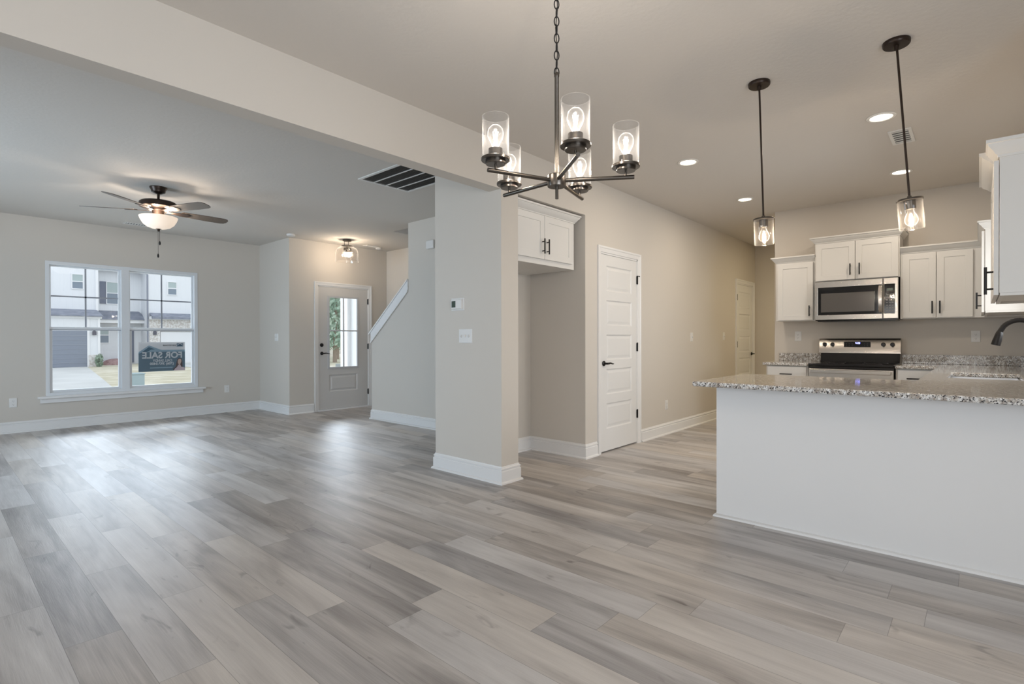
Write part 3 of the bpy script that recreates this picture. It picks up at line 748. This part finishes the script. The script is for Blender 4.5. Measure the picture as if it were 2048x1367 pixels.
def bulb(c, up_=1, parent=None, power=3, s=1.0, color=WARM2, tilt=None):
    """clear filament bulb; c is the socket end"""
    T = tilt or (lambda x, y, z: (c[0]+x, c[1]+y, c[2]+z))
    prof = [(.012, .0), (.0135, .012), (.017, .022), (.025, .036), (.0300, .052), (.0305, .062), (.027, .076), (.018, .087), (.007, .092), (.0, .0925)]
    g = obj('bulb', MB().lathe([(r*s, h*s*up_) for r, h in prof], (0, 0, 0), 28, 'z', T, False), BULB, parent, smooth=True)
    f = MB()
    for k in range(4):
        a = PI/4+k*PI/2; x, y = .0065*s*math.cos(a), .0065*s*math.sin(a)
        f.tube([T(x*.6, y*.6, .026*s*up_), T(x*1.4, y*1.4, .066*s*up_)], .0013*s, 6)
    obj('filament', f, FIL, g)
    l = lamp('bulb_glow', 'POINT', (0, 0, 0), power, color, .012); p = Vector(T(0, 0, .048*s*up_))
    q = g; off = Vector((0, 0, 0))
    while q: off += q.location; q = q.parent
    l.parent = g; l.location = p-off
    return g

# chandelier
HX, HY, HZ = 1.674, 1.253, 1.792
r = thing('chandelier', 'dark metal five-arm chandelier with clear glass cylinder shades and filament bulbs', 'chandelier', (HX, HY, CZ))
obj('ceiling_canopy', MB().lathe([(0, 0), (.065, 0), (.065, -.012), (.05, -.024), (.012, -.03), (0, -.03)], (HX, HY, CZ), 32, caps=False), GUN, r, smooth=True)
zc = CZ-.035; k = 0
def link_mb(c, ang, hl=.019, wl=.0095, rad=.0022):
    n = 16; P = []
    for i in range(n+1):
        t = 2*PI*i/n; x = wl*math.cos(t); z = hl*math.sin(t)
        P.append((c[0]+x*math.cos(ang), c[1]+x*math.sin(ang), c[2]+z))
    return MB().tube(P, rad, 8, caps=False)
while zc > 2.235:
    obj('chain_link', link_mb((HX, HY, zc-.019), yaw-PI/2+(PI/2 if k % 2 else 0)+.12), BLACK, r, smooth=True); zc -= .0335; k += 1
obj('cord', MB().tube([(HX+.004*math.sin(i*1.3), HY+.004*math.cos(i*1.3), CZ-.02-(CZ-2.235)*i/14) for i in range(15)], .0018, 6), BLACK, r)
obj('rod', MB().lathe([(0, 2.222), (.006, 2.220), (.010, 2.212), (.0105, 2.204), (.0085, 2.200), (.0085, HZ)], (HX, HY, 0), 20, caps=False), GUN, r, smooth=True)
obj('hub', MB().lathe([(0, .022), (.036, .022), (.037, .019), (.037, -.021), (.036, -.024), (0, -.024)], (HX, HY, HZ), 32, caps=False).lathe([(.0065, 0), (.0065, -.052), (0, -.052)], (HX, HY, HZ-.02), 16, caps=False), GUN, r, smooth=True)
for k in range(5):
    th = math.radians(-9+72*k)
    # angle measured from the picture-right direction towards away-from-camera
    d = rt*math.cos(th)+Vector((math.cos(yaw), math.sin(yaw), 0))*math.sin(th)
    p = lambda t, z: (HX+d.x*t, HY+d.y*t, HZ+z)
    arm = obj('arm', MB().tube([p(.030, 0), p(.300, 0)], .0080, 16), GUN, r, smooth=True)
    c = p(.268, 0)
    cup = [(0, .006), (.0045, .006), (.0045, .024), (.012, .024), (.036, .024), (.0375, .026), (.0375, .037), (.052, .037), (.054, .039), (.054, .047), (.052, .049), (.028, .049), (.0265, .052), (.0265, .082), (.0, .083)]
    obj('cup', MB().lathe(cup, c, 32, caps=False), GUN, arm, smooth=True)
    obj('glass_shade', MB().lathe([(.0500, .0495), (.0505, .2020), (.0485, .2020), (.0480, .0505)], c, 40, caps=False), SHADE, arm, smooth=True)
    bulb((c[0], c[1], c[2]+.080), 1, arm, 3.4, 1.0, (1, .90, .79))

# pendants
def pendant(label, top, bottom):
    r = thing('pendant_light', label, 'pendant light', top, 'pair of pendants over the peninsula')
    t = Vector(top); b = Vector(bottom); ax = (t-b).normalized(); u = Vector((1, 0, 0)); u = (u-ax*u.dot(ax)).normalized(); v = ax.cross(u)
    T = lambda x, y, z: tuple(b+u*x+v*y+ax*z)
    obj('ceiling_canopy', MB().lathe([(0, 0), (.062, 0), (.063, -.004), (.062, -.018), (.058, -.023), (.012, -.024), (.010, -.045), (0, -.045)], (top[0], top[1], CZ), 36, caps=False), BRONZE, r, smooth=True)
    L = (t-b).length
    obj('rod', MB().tube([T(0, 0, .02), T(0, 0, L-.02)], .0056, 14), BRONZE, r, smooth=True)
    cp = obj('cap', MB().lathe([(0, .020), (.010, .018), (.012, .004), (.058, .003), (.060, 0), (.060, -.007), (.026, -.008), (.025, -.052), (.0, -.053)], (0, 0, 0), 36, 'z', T, False), GUN, r, smooth=True)
    obj('glass_shade', MB().lathe([(.0560, -.006), (.0565, -.152), (.054, -.158), (.0535, -.152), (.0540, -.006)], (0, 0, 0), 40, 'z', T, False), SEED, r, smooth=True)
    bulb((0, 0, 0), -1, r, 5.6, 1.0, (1, .81, .60), tilt=lambda x, y, z: T(x, y, z-.050))
    return r
pendant('left pendant over the peninsula, hanging in front of the hall opening', (3.440, 1.020, CZ), (3.460, 1.000, 1.905))
pendant('right pendant over the peninsula, hanging in front of the range-wall cabinets', (3.452, .335, CZ), (3.501, .281, 1.905))

# foyer light
FX0, FY0 = 4.474, 7.487
r = thing('semi_flush_light', 'semi-flush foyer light with clear bell glass near the front door', 'ceiling light', (FX0, FY0, CZ))
obj('ceiling_canopy', MB().lathe([(0, 0), (.066, 0), (.068, -.004), (.066, -.022), (.05, -.028), (0, -.028)], (FX0, FY0, CZ), 32, caps=False), GUN, r, smooth=True)
for k in range(3):
    a = 2*PI*k/3+.5; x, y = FX0+.04*math.cos(a), FY0+.04*math.sin(a)
    obj('rod', MB().tube([(x, y, CZ-.02), (x, y, 2.640)], .0045, 10), GUN, r)
pl = obj('plate', MB().lathe([(0, .010), (.085, .008), (.090, .003), (.090, -.004), (.02, -.006), (.018, -.05), (0, -.05)], (FX0, FY0, 2.640), 36, caps=False), GUN, r, smooth=True)
obj('glass_shade', MB().lathe([(.070, -.003), (.110, -.014), (.150, -.040), (.170, -.080), (.175, -.130), (.175, -.215), (.182, -.245), (.179, -.245), (.172, -.213), (.172, -.130), (.166, -.080), (.147, -.042), (.108, -.017), (.070, -.006)], (FX0, FY0, 2.640), 48, caps=False), SEED, r, smooth=True)
for k in range(3):
    a = 2*PI*k/3+1.3; x, y = FX0+.055*math.cos(a), FY0+.055*math.sin(a)
    s = obj('socket', MB().tube([(FX0, FY0, 2.615), (x, y, 2.600), (x, y, 2.570)], [.008, .014, .016], 12), GUN, pl, smooth=True)
    bulb((x, y, 2.572), -1, r, 4.6, 1.25)

# ceiling fan
CX, CY = 1.629, 6.360
r = thing('ceiling_fan', 'dark bronze five-blade ceiling fan with lit frosted glass bowl and pull chains', 'ceiling fan', (CX, CY, CZ))
obj('ceiling_canopy', MB().lathe([(0, 0), (.078, 0), (.078, -.010), (.066, -.030), (.062, -.052), (.030, -.066), (.016, -.070), (0, -.070)], (CX, CY, CZ), 36, caps=False), BRONZE, r, smooth=True)
obj('downrod', MB().lathe([(.012, 2.68), (.012, 2.615), (.02, 2.60), (.03, 2.595)], (CX, CY, 0), 16, caps=False), BRONZE, r, smooth=True)
mt = obj('motor_housing', MB().lathe([(0, 2.600), (.10, 2.600), (.150, 2.592), (.168, 2.578), (.170, 2.560), (.168, 2.535), (.150, 2.526), (.090, 2.520), (.085, 2.500), (.060, 2.497), (.055, 2.470), (.060, 2.458), (0, 2.456)], (CX, CY, 0), 48, caps=False), BRONZE, r, smooth=True)
BLADE = mat('grey_brown_fan_blade', (.14, .115, .095), .45)
for k in range(5):
    th = math.radians(-20+72*k); d = rt*math.cos(th)+Vector((math.cos(yaw), math.sin(yaw), 0))*math.sin(th); sd = Vector((-d.y, d.x, 0))
    pit = math.radians(-12)
    def FB(a, b, c, d=d, sd=sd):   # a along, b across, c up
        z = 2.504+b*math.sin(pit)+c*math.cos(pit)
        q = Vector((CX, CY, 0))+d*a+sd*(b*math.cos(pit)-c*math.sin(pit)); return (q.x, q.y, z)
    out = [(.205, -.050), (.24, -.058), (.50, -.070), (.63, -.068), (.665, -.055), (.682, -.025), (.682, .025), (.665, .055), (.63, .068), (.50, .070), (.24, .058), (.205, .050)]
    bl = obj('blade', MB().prism(out, -.0035, .0035, FB), BLADE, r, bevel=.0015)
    br = MB().prism([(.075, -.018), (.15, -.022), (.21, -.045), (.275, -.040), (.30, -.012), (.30, .012), (.275, .040), (.21, .045), (.15, .022), (.075, .018)], -.0085, -.0035, FB)
    obj('blade_iron', br, BRONZE, bl, bevel=.0015)
obj('light_bowl', MB().lathe([(.168, 2.438), (.172, 2.434), (.170, 2.428), (.160, 2.400), (.138, 2.362), (.105, 2.334), (.062, 2.318), (.015, 2.312), (.0, 2.312)], (CX, CY, 0), 48, caps=False), FROST, r, smooth=True)
obj('finial', MB().lathe([(0, 2.322), (.028, 2.320), (.026, 2.312), (.012, 2.308), (.010, 2.296), (.012, 2.290), (0, 2.286)], (CX, CY, 0), 24, caps=False), BRONZE, r, smooth=True)
for (dx, zb) in ((.012, 2.165), (-.006, 2.035)):
    x, y = CX+rt.x*dx, CY+rt.y*dx
    obj('pull_chain', MB().tube([(x, y, 2.31), (x, y, zb+.02)], .0016, 6).lathe([(0, .026), (.004, .022), (.0085, .006), (.0085, -.010), (.004, -.018), (0, -.020)], (x, y, zb), 16, caps=False), BLACK, r, smooth=True)
for a in (0, 2.1, 4.2):
    lamp('fan_glow', 'POINT', (.095*math.cos(a), .095*math.sin(a), 2.452-CZ), 7.2, (1, .86, .72), .02, parent=r)

# registers, grille, detectors
def register(name, label, x0, x1, y0, y1, along, fins=7, group=None):
    r = obj(name, MB().grid([x0, x0+.022, x1-.022, x1], [y0, y0+.022, y1-.022, y1], lambda i, j: not (i == 1 and j == 1), CZ-.008, CZ-.0005), PLAST, None, bevel=.002); tag(r, label, 'vent', group)
    obj('duct_opening', MB().box(x0+.02, x1-.02, y0+.02, y1-.02, CZ-.0015, CZ-.0005), FILTER, r)
    mb = MB()
    for k in range(fins):
        f = (k+.5)/fins
        if along == 'y': y = y0+.022+(y1-y0-.044)*f; mb.box(x0+.02, x1-.02, y-.0045, y+.0045, CZ-.007, CZ-.002)
        else: x = x0+.022+(x1-x0-.044)*f; mb.box(x-.006, x+.006, y0+.02, y1-.02, CZ-.007, CZ-.002)
    obj('louver', mb, PLAST, r)
    return r
register('ceiling_register', 'white ceiling air register above the range side, behind the right pendant rod', 4.91, 5.265, .385, .532, 'x', 6)
register('ceiling_register', 'white ceiling air register near the window wall behind the fan', 1.80, 2.12, 8.52, 8.66, 'x', 9)
register('ceiling_register', 'small white ceiling air register between the foyer light and the stairs', 4.93, 5.16, 7.62, 7.76, 'x', 6)
g = obj('return_air_grille', MB().grid([2.845, 2.875, 3.005, 3.017, 3.147, 3.159, 3.289, 3.301, 3.425, 3.455], [3.70, 3.73, 4.53, 4.56], lambda i, j: j != 1 or i % 2 == 0, CZ-.010, CZ-.0005), PLAST, None, bevel=.001)
tag(g, 'large return air grille with dark louvers beside the header beam', 'vent')
obj('filter', MB().box(2.87, 3.43, 3.72, 4.54, CZ-.0015, CZ-.0006), FILTER, g)
mb = MB()
for k in range(40):
    y = 3.735+k*.0203; mb.prism([(y, CZ-.008), (y+.002, CZ-.008), (y+.009, CZ-.002), (y+.007, CZ-.002)], 2.87, 3.43, lambda q, z, x: (x, q, z))
obj('louver', mb, mat('grey_louver', (.26, .255, .245), .6), g)
def detector(label, x, y, rad=.065):
    d = obj('smoke_detector', MB().lathe([(0, 0), (rad, 0), (rad, -.014), (rad*.88, -.026), (rad*.5, -.034), (0, -.035)], (x, y, CZ), 32, caps=False), PLAST, None, smooth=True)
    tag(d, label, 'smoke detector')
detector('white smoke detector on the ceiling above the left corner of the foyer', 3.68, 7.72)
detector('smaller white ceiling detector right of the foyer light, near the stairs', 5.23, 7.74, .05)

# ------------------------------------------------------------------ for-sale sign in the window
sg = thing('for_sale_sign', 'teal and grey FOR SALE sign hung in the front window, seen from behind', 'sign', (2.365, YW+.055, .70))
SX0, SX1, SZ0, SZ1 = 2.072, 2.668, .698, 1.130; sy = YW+.050
def FG(a, b, c): return (SX0+a, sy-c, SZ0+b)     # a to the right, c towards the room
SWd, SHt = SX1-SX0, SZ1-SZ0
obj('sign_board', MB().box(0, SWd, 0, SHt, -.004, 0, FG), mat('grey_sign_board', (.74, .71, .69), .6), sg)
def flat(name, pts, z, m): return obj(name, MB().prism(pts, z, z+.0006, FG), m, sg)
TEAL = mat('sign_teal', (.17, .255, .31), .6); LTEAL = mat('sign_light_blue', (.40, .54, .62), .6); DTEAL = mat('sign_deep_blue', (.10, .19, .26), .6)
SWH = mat('sign_white', (.88, .86, .84), .6)
def translucent(m, f=.3):
    nt = m.node_tree; ns, ln, b = nodes(m); t = N(nt, 'ShaderNodeBsdfTranslucent'); t.inputs[0].default_value = b.inputs['Base Color'].default_value
    mx = N(nt, 'ShaderNodeMixShader'); mx.inputs[0].default_value = f; ln.new(b.outputs[0], mx.inputs[1]); ln.new(t.outputs[0], mx.inputs[2]); ln.new(mx.outputs[0], ns['Material Output'].inputs[0]); return m
for m_ in (TEAL, LTEAL, DTEAL, SWH): translucent(m_)
flat('roof_band', [(0, .285), (.13, .385), (.265, .325), (.29, .315), (SWd, .315), (SWd, .24), (0, .24)], .0002, LTEAL)
flat('sign_field', [(0, 0), (SWd, 0), (SWd, .288), (.14, .288), (0, .270)], .0010, TEAL)
flat('roof_shape', [(0, .250), (.03, .275), (.13, .362), (.205, .325), (.16, .322), (.10, .288), (.0, .25)], .0018, DTEAL)
def text(txt, right, base, size, m, width=None, z=.0026):
    cu = bpy.data.curves.new('t', 'FONT'); cu.body = txt; cu.size = size; cu.extrude = 0; cu.resolution_u = 3; cu.offset = size*.03
    t = bpy.data.objects.new('t', cu); COL.objects.link(t)
    dg = bpy.context.evaluated_depsgraph_get(); me = bpy.data.meshes.new_from_object(t.evaluated_get(dg)); bpy.data.objects.remove(t)
    xs_ = [v.co.x for v in me.vertices]; w_ = max(xs_)-min(xs_); s = (width/w_) if width else 1
    vv = [FG(right-(v.co.x-min(xs_))*s, base+v.co.y, z) for v in me.vertices]
    me2 = MB().poly(vv, [tuple(p.vertices) for p in me.polygons])
    bpy.data.meshes.remove(me)
    return obj('lettering', me2, m, sg)
text('FOR SALE', .556, .196, .128, SWH, .512)
text('CALL SANDY', .425, .142, .050, SWH, .250)
text('(706) 397-5400', .446, .096, .052, SWH, .306)
text('KEYSTONE', .470, .372, .030, mat('sign_dark_grey', (.16, .16, .17), .6), .165)
flat('url_bar', [(.14, .045), (.43, .045), (.43, .060), (.14, .060)], .0026, LTEAL)
flat('logo_plate', [(.485, .365), (.570, .365), (.570, .412), (.485, .412)], .0026, DTEAL)
flat('logo_roof', [(.485, .378), (.528, .405), (.570, .378), (.570, .386), (.528, .412), (.485, .386)], .0034, SWH)
# portrait of a woman with long dark hair
HAIR = mat('sign_dark_hair', (.10, .06, .06), .6); SKIN = mat('sign_skin', (.70, .48, .38), .6); TOP = mat('sign_pink_top', (.68, .52, .52), .6)
flat('portrait_hair', [(.43, .02), (.47, .06), (.482, .13), (.495, .175), (.520, .192), (.548, .180), (.560, .14), (.562, .06), (.575, .01), (.54, 0), (.50, 0)], .0026, HAIR)
flat('portrait_top', [(.445, 0), (.46, .03), (.490, .055), (.505, .085), (.535, .085), (.545, .055), (.59, .045), (.595, 0)], .0034, TOP)
flat('portrait_face', [(.500, .110), (.497, .150), (.508, .172), (.528, .178), (.545, .165), (.546, .135), (.535, .105), (.528, .08), (.512, .08), (.510, .10)], .0042, SKIN)

# ------------------------------------------------------------------ outside
GZ = -.5
def noisy(name, c1, c2, scale, rough=.9):
    m = mat(name, c1, rough); nt = m.node_tree; ns, ln, b = nodes(m); tc = N(nt, 'ShaderNodeTexCoord'); no = N(nt, 'ShaderNodeTexNoise'); no.inputs['Scale'].default_value = scale; no.inputs['Detail'].default_value = 6
    ln.new(tc.outputs['Object'], no.inputs['Vector']); c = ramp(nt, no.outputs[0], [(.38, c1), (.62, c2)]); ln.new(c, b.inputs['Base Color']); return m
LAWN = noisy('dormant_winter_lawn', (.50, .46, .33), (.66, .62, .50), 1.2)
CONC = noisy('pale_concrete', (.55, .56, .55), (.62, .63, .62), .5)
SIDING = mat('white_board_siding', (.80, .82, .85), .6)
nt = SIDING.node_tree; ns, ln, b = nodes(SIDING); tc = N(nt, 'ShaderNodeTexCoord'); wv = N(nt, 'ShaderNodeTexWave', bands_direction='X'); wv.inputs['Scale'].default_value = 1.0
ln.new(tc.outputs['Object'], wv.inputs['Vector']); bu = N(nt, 'ShaderNodeBump'); bu.inputs['Strength'].default_value = .25; bu.inputs['Distance'].default_value = .03
rp = ramp(nt, wv.outputs[0], [(.90, (0, 0, 0)), (.95, (1, 1, 1))]); ln.new(rp, bu.inputs['Height']); ln.new(bu.outputs[0], b.inputs['Normal'])
WTRIM = mat('white_exterior_trim', (.84, .85, .87), .5)
ROOFM = noisy('grey_shingle_roof', (.20, .22, .27), (.28, .30, .36), 3)
GDOOR = mat('slate_garage_door', (.24, .27, .33), .5)
STONE = noisy('pale_stone_brick', (.58, .54, .51), (.84, .83, .82), 9)
EGLASS = mat('reflective_house_glass', (.42, .50, .50), .15); EGLASS2 = mat('darker_house_glass', (.22, .27, .33), .15)
SHUT = mat('slate_shutter', (.17, .19, .25), .6); PIPE = mat('grey_downpipe', (.25, .27, .33), .5)
struct('ground_outside', MB().box(-60, 90, YW+.16, 120, GZ-.2, GZ), LAWN)
tag(obj('driveway', MB().prism([(-12, 10.0), (2.77, 10.0), (4.37, 22.5), (4.95, 27), (6.70, 40.95), (-12, 40.95)], GZ, GZ+.02, lambda a, b, c: (a, b, c)), CONC), 'wide pale concrete driveway leading to the slate garage door', 'driveway')
tag(obj('driveway', MB().prism([(10.3, 27), (12.5, 26), (18, 42.3), (10.95, 42.3)], GZ, GZ+.02, lambda a, b, c: (a, b, c)), CONC), 'pale concrete drive behind the for-sale sign, right of the lawn', 'driveway')
hs = thing('neighbour_house', 'white board-sided two-storey townhouse across the drive', 'house', (8, 42, GZ))
def ho(name, mb, m, parent=hs, bevel=0): return obj(name, mb, m, parent, bevel)
ho('upper_wall', MB().box(-14, 7.5, 42.5, 46, GZ, 8.2).box(7.4, 10.3, 44, 46, GZ, 8.2).box(10.19, 19, 42.5, 46, GZ, 8.2), SIDING)
ho('garage_wall', MB().box(-1.5, 7.33, 41, 42.5, GZ, 2.49), SIDING)
ho('fascia', MB().box(-1.7, 7.42, 40.85, 41.05, 2.49, 2.68).box(10.25, 19, 41.9, 42.3, 2.55, 2.75).box(7.42, 10.5, 43.2, 43.35, 2.30, 2.52), WTRIM)
ho('corner_board', MB().box(7.38, 7.52, 42.42, 42.52, 2.8, 8.2).box(10.12, 10.3, 42.42, 42.52, GZ, 8.2).box(6.70, 6.82, 40.95, 41.0, GZ, 2.5).box(7.22, 7.34, 40.95, 41.0, GZ, 2.5), WTRIM)
ho('garage_roof', MB().prism([(40.7, 2.66), (42.5, 3.10), (42.5, 2.60), (40.7, 2.60)], -1.8, 7.45, lambda a, b, c: (c, a, b)), ROOFM)
ho('porch_roof', MB().poly([(7.42, 43.1, 2.52), (10.45, 43.1, 2.52), (7.42, 44, 3.14), (10.05, 44, 3.14), (7.42, 44, 2.5), (10.45, 44, 2.5)], [(0, 1, 3, 2), (1, 5, 3), (0, 4, 5, 1), (2, 3, 5, 4), (0, 2, 4)]), ROOFM)
ho('right_roof', MB().prism([(41.7, 2.74), (42.5, 3.02), (42.5, 2.6), (41.7, 2.6)], 10.3, 19, lambda a, b, c: (c, a, b)), ROOFM)
ho('stone_wall', MB().box(10.3, 19, 42.35, 42.5, 1.75, 2.55).box(10.3, 10.90, 42.35, 42.5, GZ, 1.75).box(6.78, 7.33, 40.90, 41.0, GZ, .25), STONE)
gd = MB().box(.9, 6.70, 40.97, 41.05, GZ, 1.72); ho('garage_door', gd, GDOOR)
gl = MB()
for k in range(1, 8): gl.box(.9, 6.70, 40.955, 40.972, GZ+k*.277-.012, GZ+k*.277+.012)
ho('panel_line', gl, mat('slate_garage_line', (.33, .36, .42), .5))
ho('white_garage_door', MB().box(10.95, 16, 42.42, 42.49, GZ, 1.72), WTRIM)
ho('soffit', MB().box(7.5, 10.2, 43.5, 44.0, 5.85, 6.0).box(7.5, 10.2, 43.4, 43.5, 5.84, 6.02), PIPE)
ho('door_slab', MB().box(9.35, 9.75, 43.93, 44.0, GZ+.1, 2.0), SHUT)
ho('shutter', MB().box(7.87, 8.19, 43.93, 44.0, 3.60, 5.09), SHUT)
dp = MB().tube([(9.75, 43.5, 5.95), (9.95, 42.9, 5.82), (10.19, 42.40, 5.62), (10.19, 42.40, GZ)], .055, 8); ho('downpipe', dp, PIPE)
def hwin(x0, x1, z0, z1, y):
    f = ho('window', MB().grid([x0-.05, x0, x1, x1+.05], [z0-.05, z0, (z0+z1)/2-.03, (z0+z1)/2+.03, z1, z1+.05], lambda i, j: not (i == 1 and j in (1, 3)), 0, .06, lambda a, b, c: (a, y-c, b)), WTRIM)
    obj('pane', MB().box(x0, x1, z0, z1, 0, .03, lambda a, b, c: (a, y-c, b)), EGLASS, f)
    obj('lower_pane', MB().box(x0, x1, z0, (z0+z1)/2-.03, .03, .035, lambda a, b, c: (a, y-c, b)), EGLASS2, f)
hwin(6.23, 6.74, 4.41, 5.28, 42.5); hwin(4.55, 5.15, 3.85, 5.29, 42.5); hwin(8.26, 9.2, 3.62, 5.05, 44); hwin(11.43, 11.93, 4.35, 5.2, 42.5); hwin(7.88, 8.33, .98, 2.0, 44); 
for (x, y, z) in ((7.04, 40.96, 1.58), (10.58, 42.34, 1.62)): ho('wall_lantern', MB().box(x-.09, x+.09, y-.16, y, z-.12, z+.12).box(x-.05, x+.05, y-.12, y, z+.12, z+.18), mat('dark_lantern', (.10, .10, .13), .5))
tag(obj('utility_box', MB().box(4.30, 4.72, 20.0, 20.5, GZ+.02, .06).box(4.28, 4.74, 19.98, 20.52, .06, .10).box(4.36, 4.50, 19.985, 20.0, -.32, -.26), mat('blue_green_utility_box', (.33, .42, .45), .6), None, bevel=.02), 'blue-green utility box on the lawn seen at the sign\'s lower left', 'utility box')
# shrub at the stone plinth and a red mulch mound
def blob(name, c, rad, m, label, cat, n=260, leaf=.05, kind=None, sq=(1, 1, 1)):
    mb = MB(); rnd = random.Random(hash(name) % 1000+len(label))
    for _ in range(n):
        while True:
            p = Vector((rnd.uniform(-1, 1), rnd.uniform(-1, 1), rnd.uniform(-1, 1)))
            if p.length < 1: break
        p = Vector((c[0]+p.x*rad*sq[0], c[1]+p.y*rad*sq[1], c[2]+p.z*rad*sq[2])); q = Vector((rnd.gauss(0, 1), rnd.gauss(0, 1), rnd.gauss(0, 1))).normalized(); t = q.orthogonal().normalized()*leaf*rnd.uniform(.6, 1.3); s = q.cross(t)
        mb.poly([p-t, p-s*.6, p+t, p+s*.6], [(0, 1, 2, 3)])
    return mb
GREEN = noisy('mid_green_leaves', (.24, .34, .26), (.42, .50, .40), 1)
s = thing('shrub', 'narrow green shrub against the pale stone plinth beside the garage door', 'shrub', (7.45, 40.6, GZ))
obj('foliage', blob('shrub', (7.22, 40.6, -.12), .45, GREEN, 's', 's', 420, .07, sq=(.45, .5, 1)), GREEN, s)
obj('stem', MB().tube([(7.22, 40.6, GZ), (7.22, 40.6, 0)], .03, 8), mat('grey_bark', (.22, .19, .17), .9), s)
mb = MB(); prof = [(1.0*math.cos(t), .42*math.sin(t)) for t in [PI/2*k/6 for k in range(7)]]
mb.lathe([(r_*.75, h) for r_, h in prof], (8.55, 43.2, GZ), 20, caps=False)
tag(obj('mulch_mound', mb, noisy('reddish_mulch', (.30, .17, .17), (.42, .28, .27), 6), None, smooth=True), 'low reddish mulch mound by the neighbour entry', 'mulch')

# porch side wall outside the front door
pw = MB().box(5.62, 5.78, YD+.14, 9.55, GZ, 3.2); struct('wall_porch', pw, SIDING)
struct('trim_porch', MB().box(5.56, 5.80, 9.30, 9.56, GZ, 3.2).box(5.59, 5.62, YD+.14, YD+.42, GZ, 3.2), WTRIM)
struct('floor_porch', MB().box(3.9, 5.62, YD+.14, 9.6, -.2, -.04), CONC)
# trees and bank beyond the entry
struct('ground_bank', MB().prism([(47, GZ), (75, GZ+1.7), (75, GZ)], 19.5, 80, lambda a, b, c: (c, a, b)), noisy('pale_sandy_bank', (.58, .50, .40), (.78, .72, .62), .8))
PINE = noisy('pale_pine_needles', (.30, .42, .33), (.54, .64, .53), .7); BARK = mat('pine_bark', (.34, .27, .22), .9)
def tree(x, y, h, seed, label):
    rnd = random.Random(seed); r = thing('pine_tree', label, 'tree', (x, y, GZ), 'pines beyond the front door')
    obj('trunk', MB().tube([(x, y, GZ), (x+.1, y, h*.5), (x, y, h)], [.16, .12, .03], 8), BARK, r)
    mb = MB()
    for _ in range(2600):
        f = rnd.uniform(.12, 1); rad = (1.05-f)*1.9+.25; a = rnd.uniform(0, 2*PI); q = rad*math.sqrt(rnd.random())
        p = Vector((x+q*math.cos(a), y+q*math.sin(a), GZ+f*h+rnd.gauss(0, .12))); v = Vector((rnd.gauss(0, 1), rnd.gauss(0, 1), rnd.gauss(0, .6))).normalized(); t = v.orthogonal().normalized()*rnd.uniform(.10, .22); s = v.cross(t)*.55
        mb.poly([p-t, p-s, p+t, p+s], [(0, 1, 2, 3)])
    obj('crown', mb, PINE, r)
for i, (x, y, h, l) in enumerate(((19.9, 35.0, 8.0, 'pale green pine nearest the house, seen through the front door glass'),)+tuple(
        (x, y, h, 'green pine in the stand of trees seen through the front door glass') for x, y, h in ((23.3, 40.6, 8.6), (25.0, 45.2, 9.2), (29.2, 50.0, 9.5), (30.5, 55.4, 10.5), (35.5, 60.5, 10.5), (35.2, 66.0, 11.5)))):
    tree(x, y, h, 11+i, l)
tag(obj('utility_box', MB().box(14.3, 15.4, 24.3, 25.1, GZ, -.1), mat('grey_green_box', (.36, .40, .41), .6), None, bevel=.02), 'small grey-green utility box low in the front door glass', 'utility box')
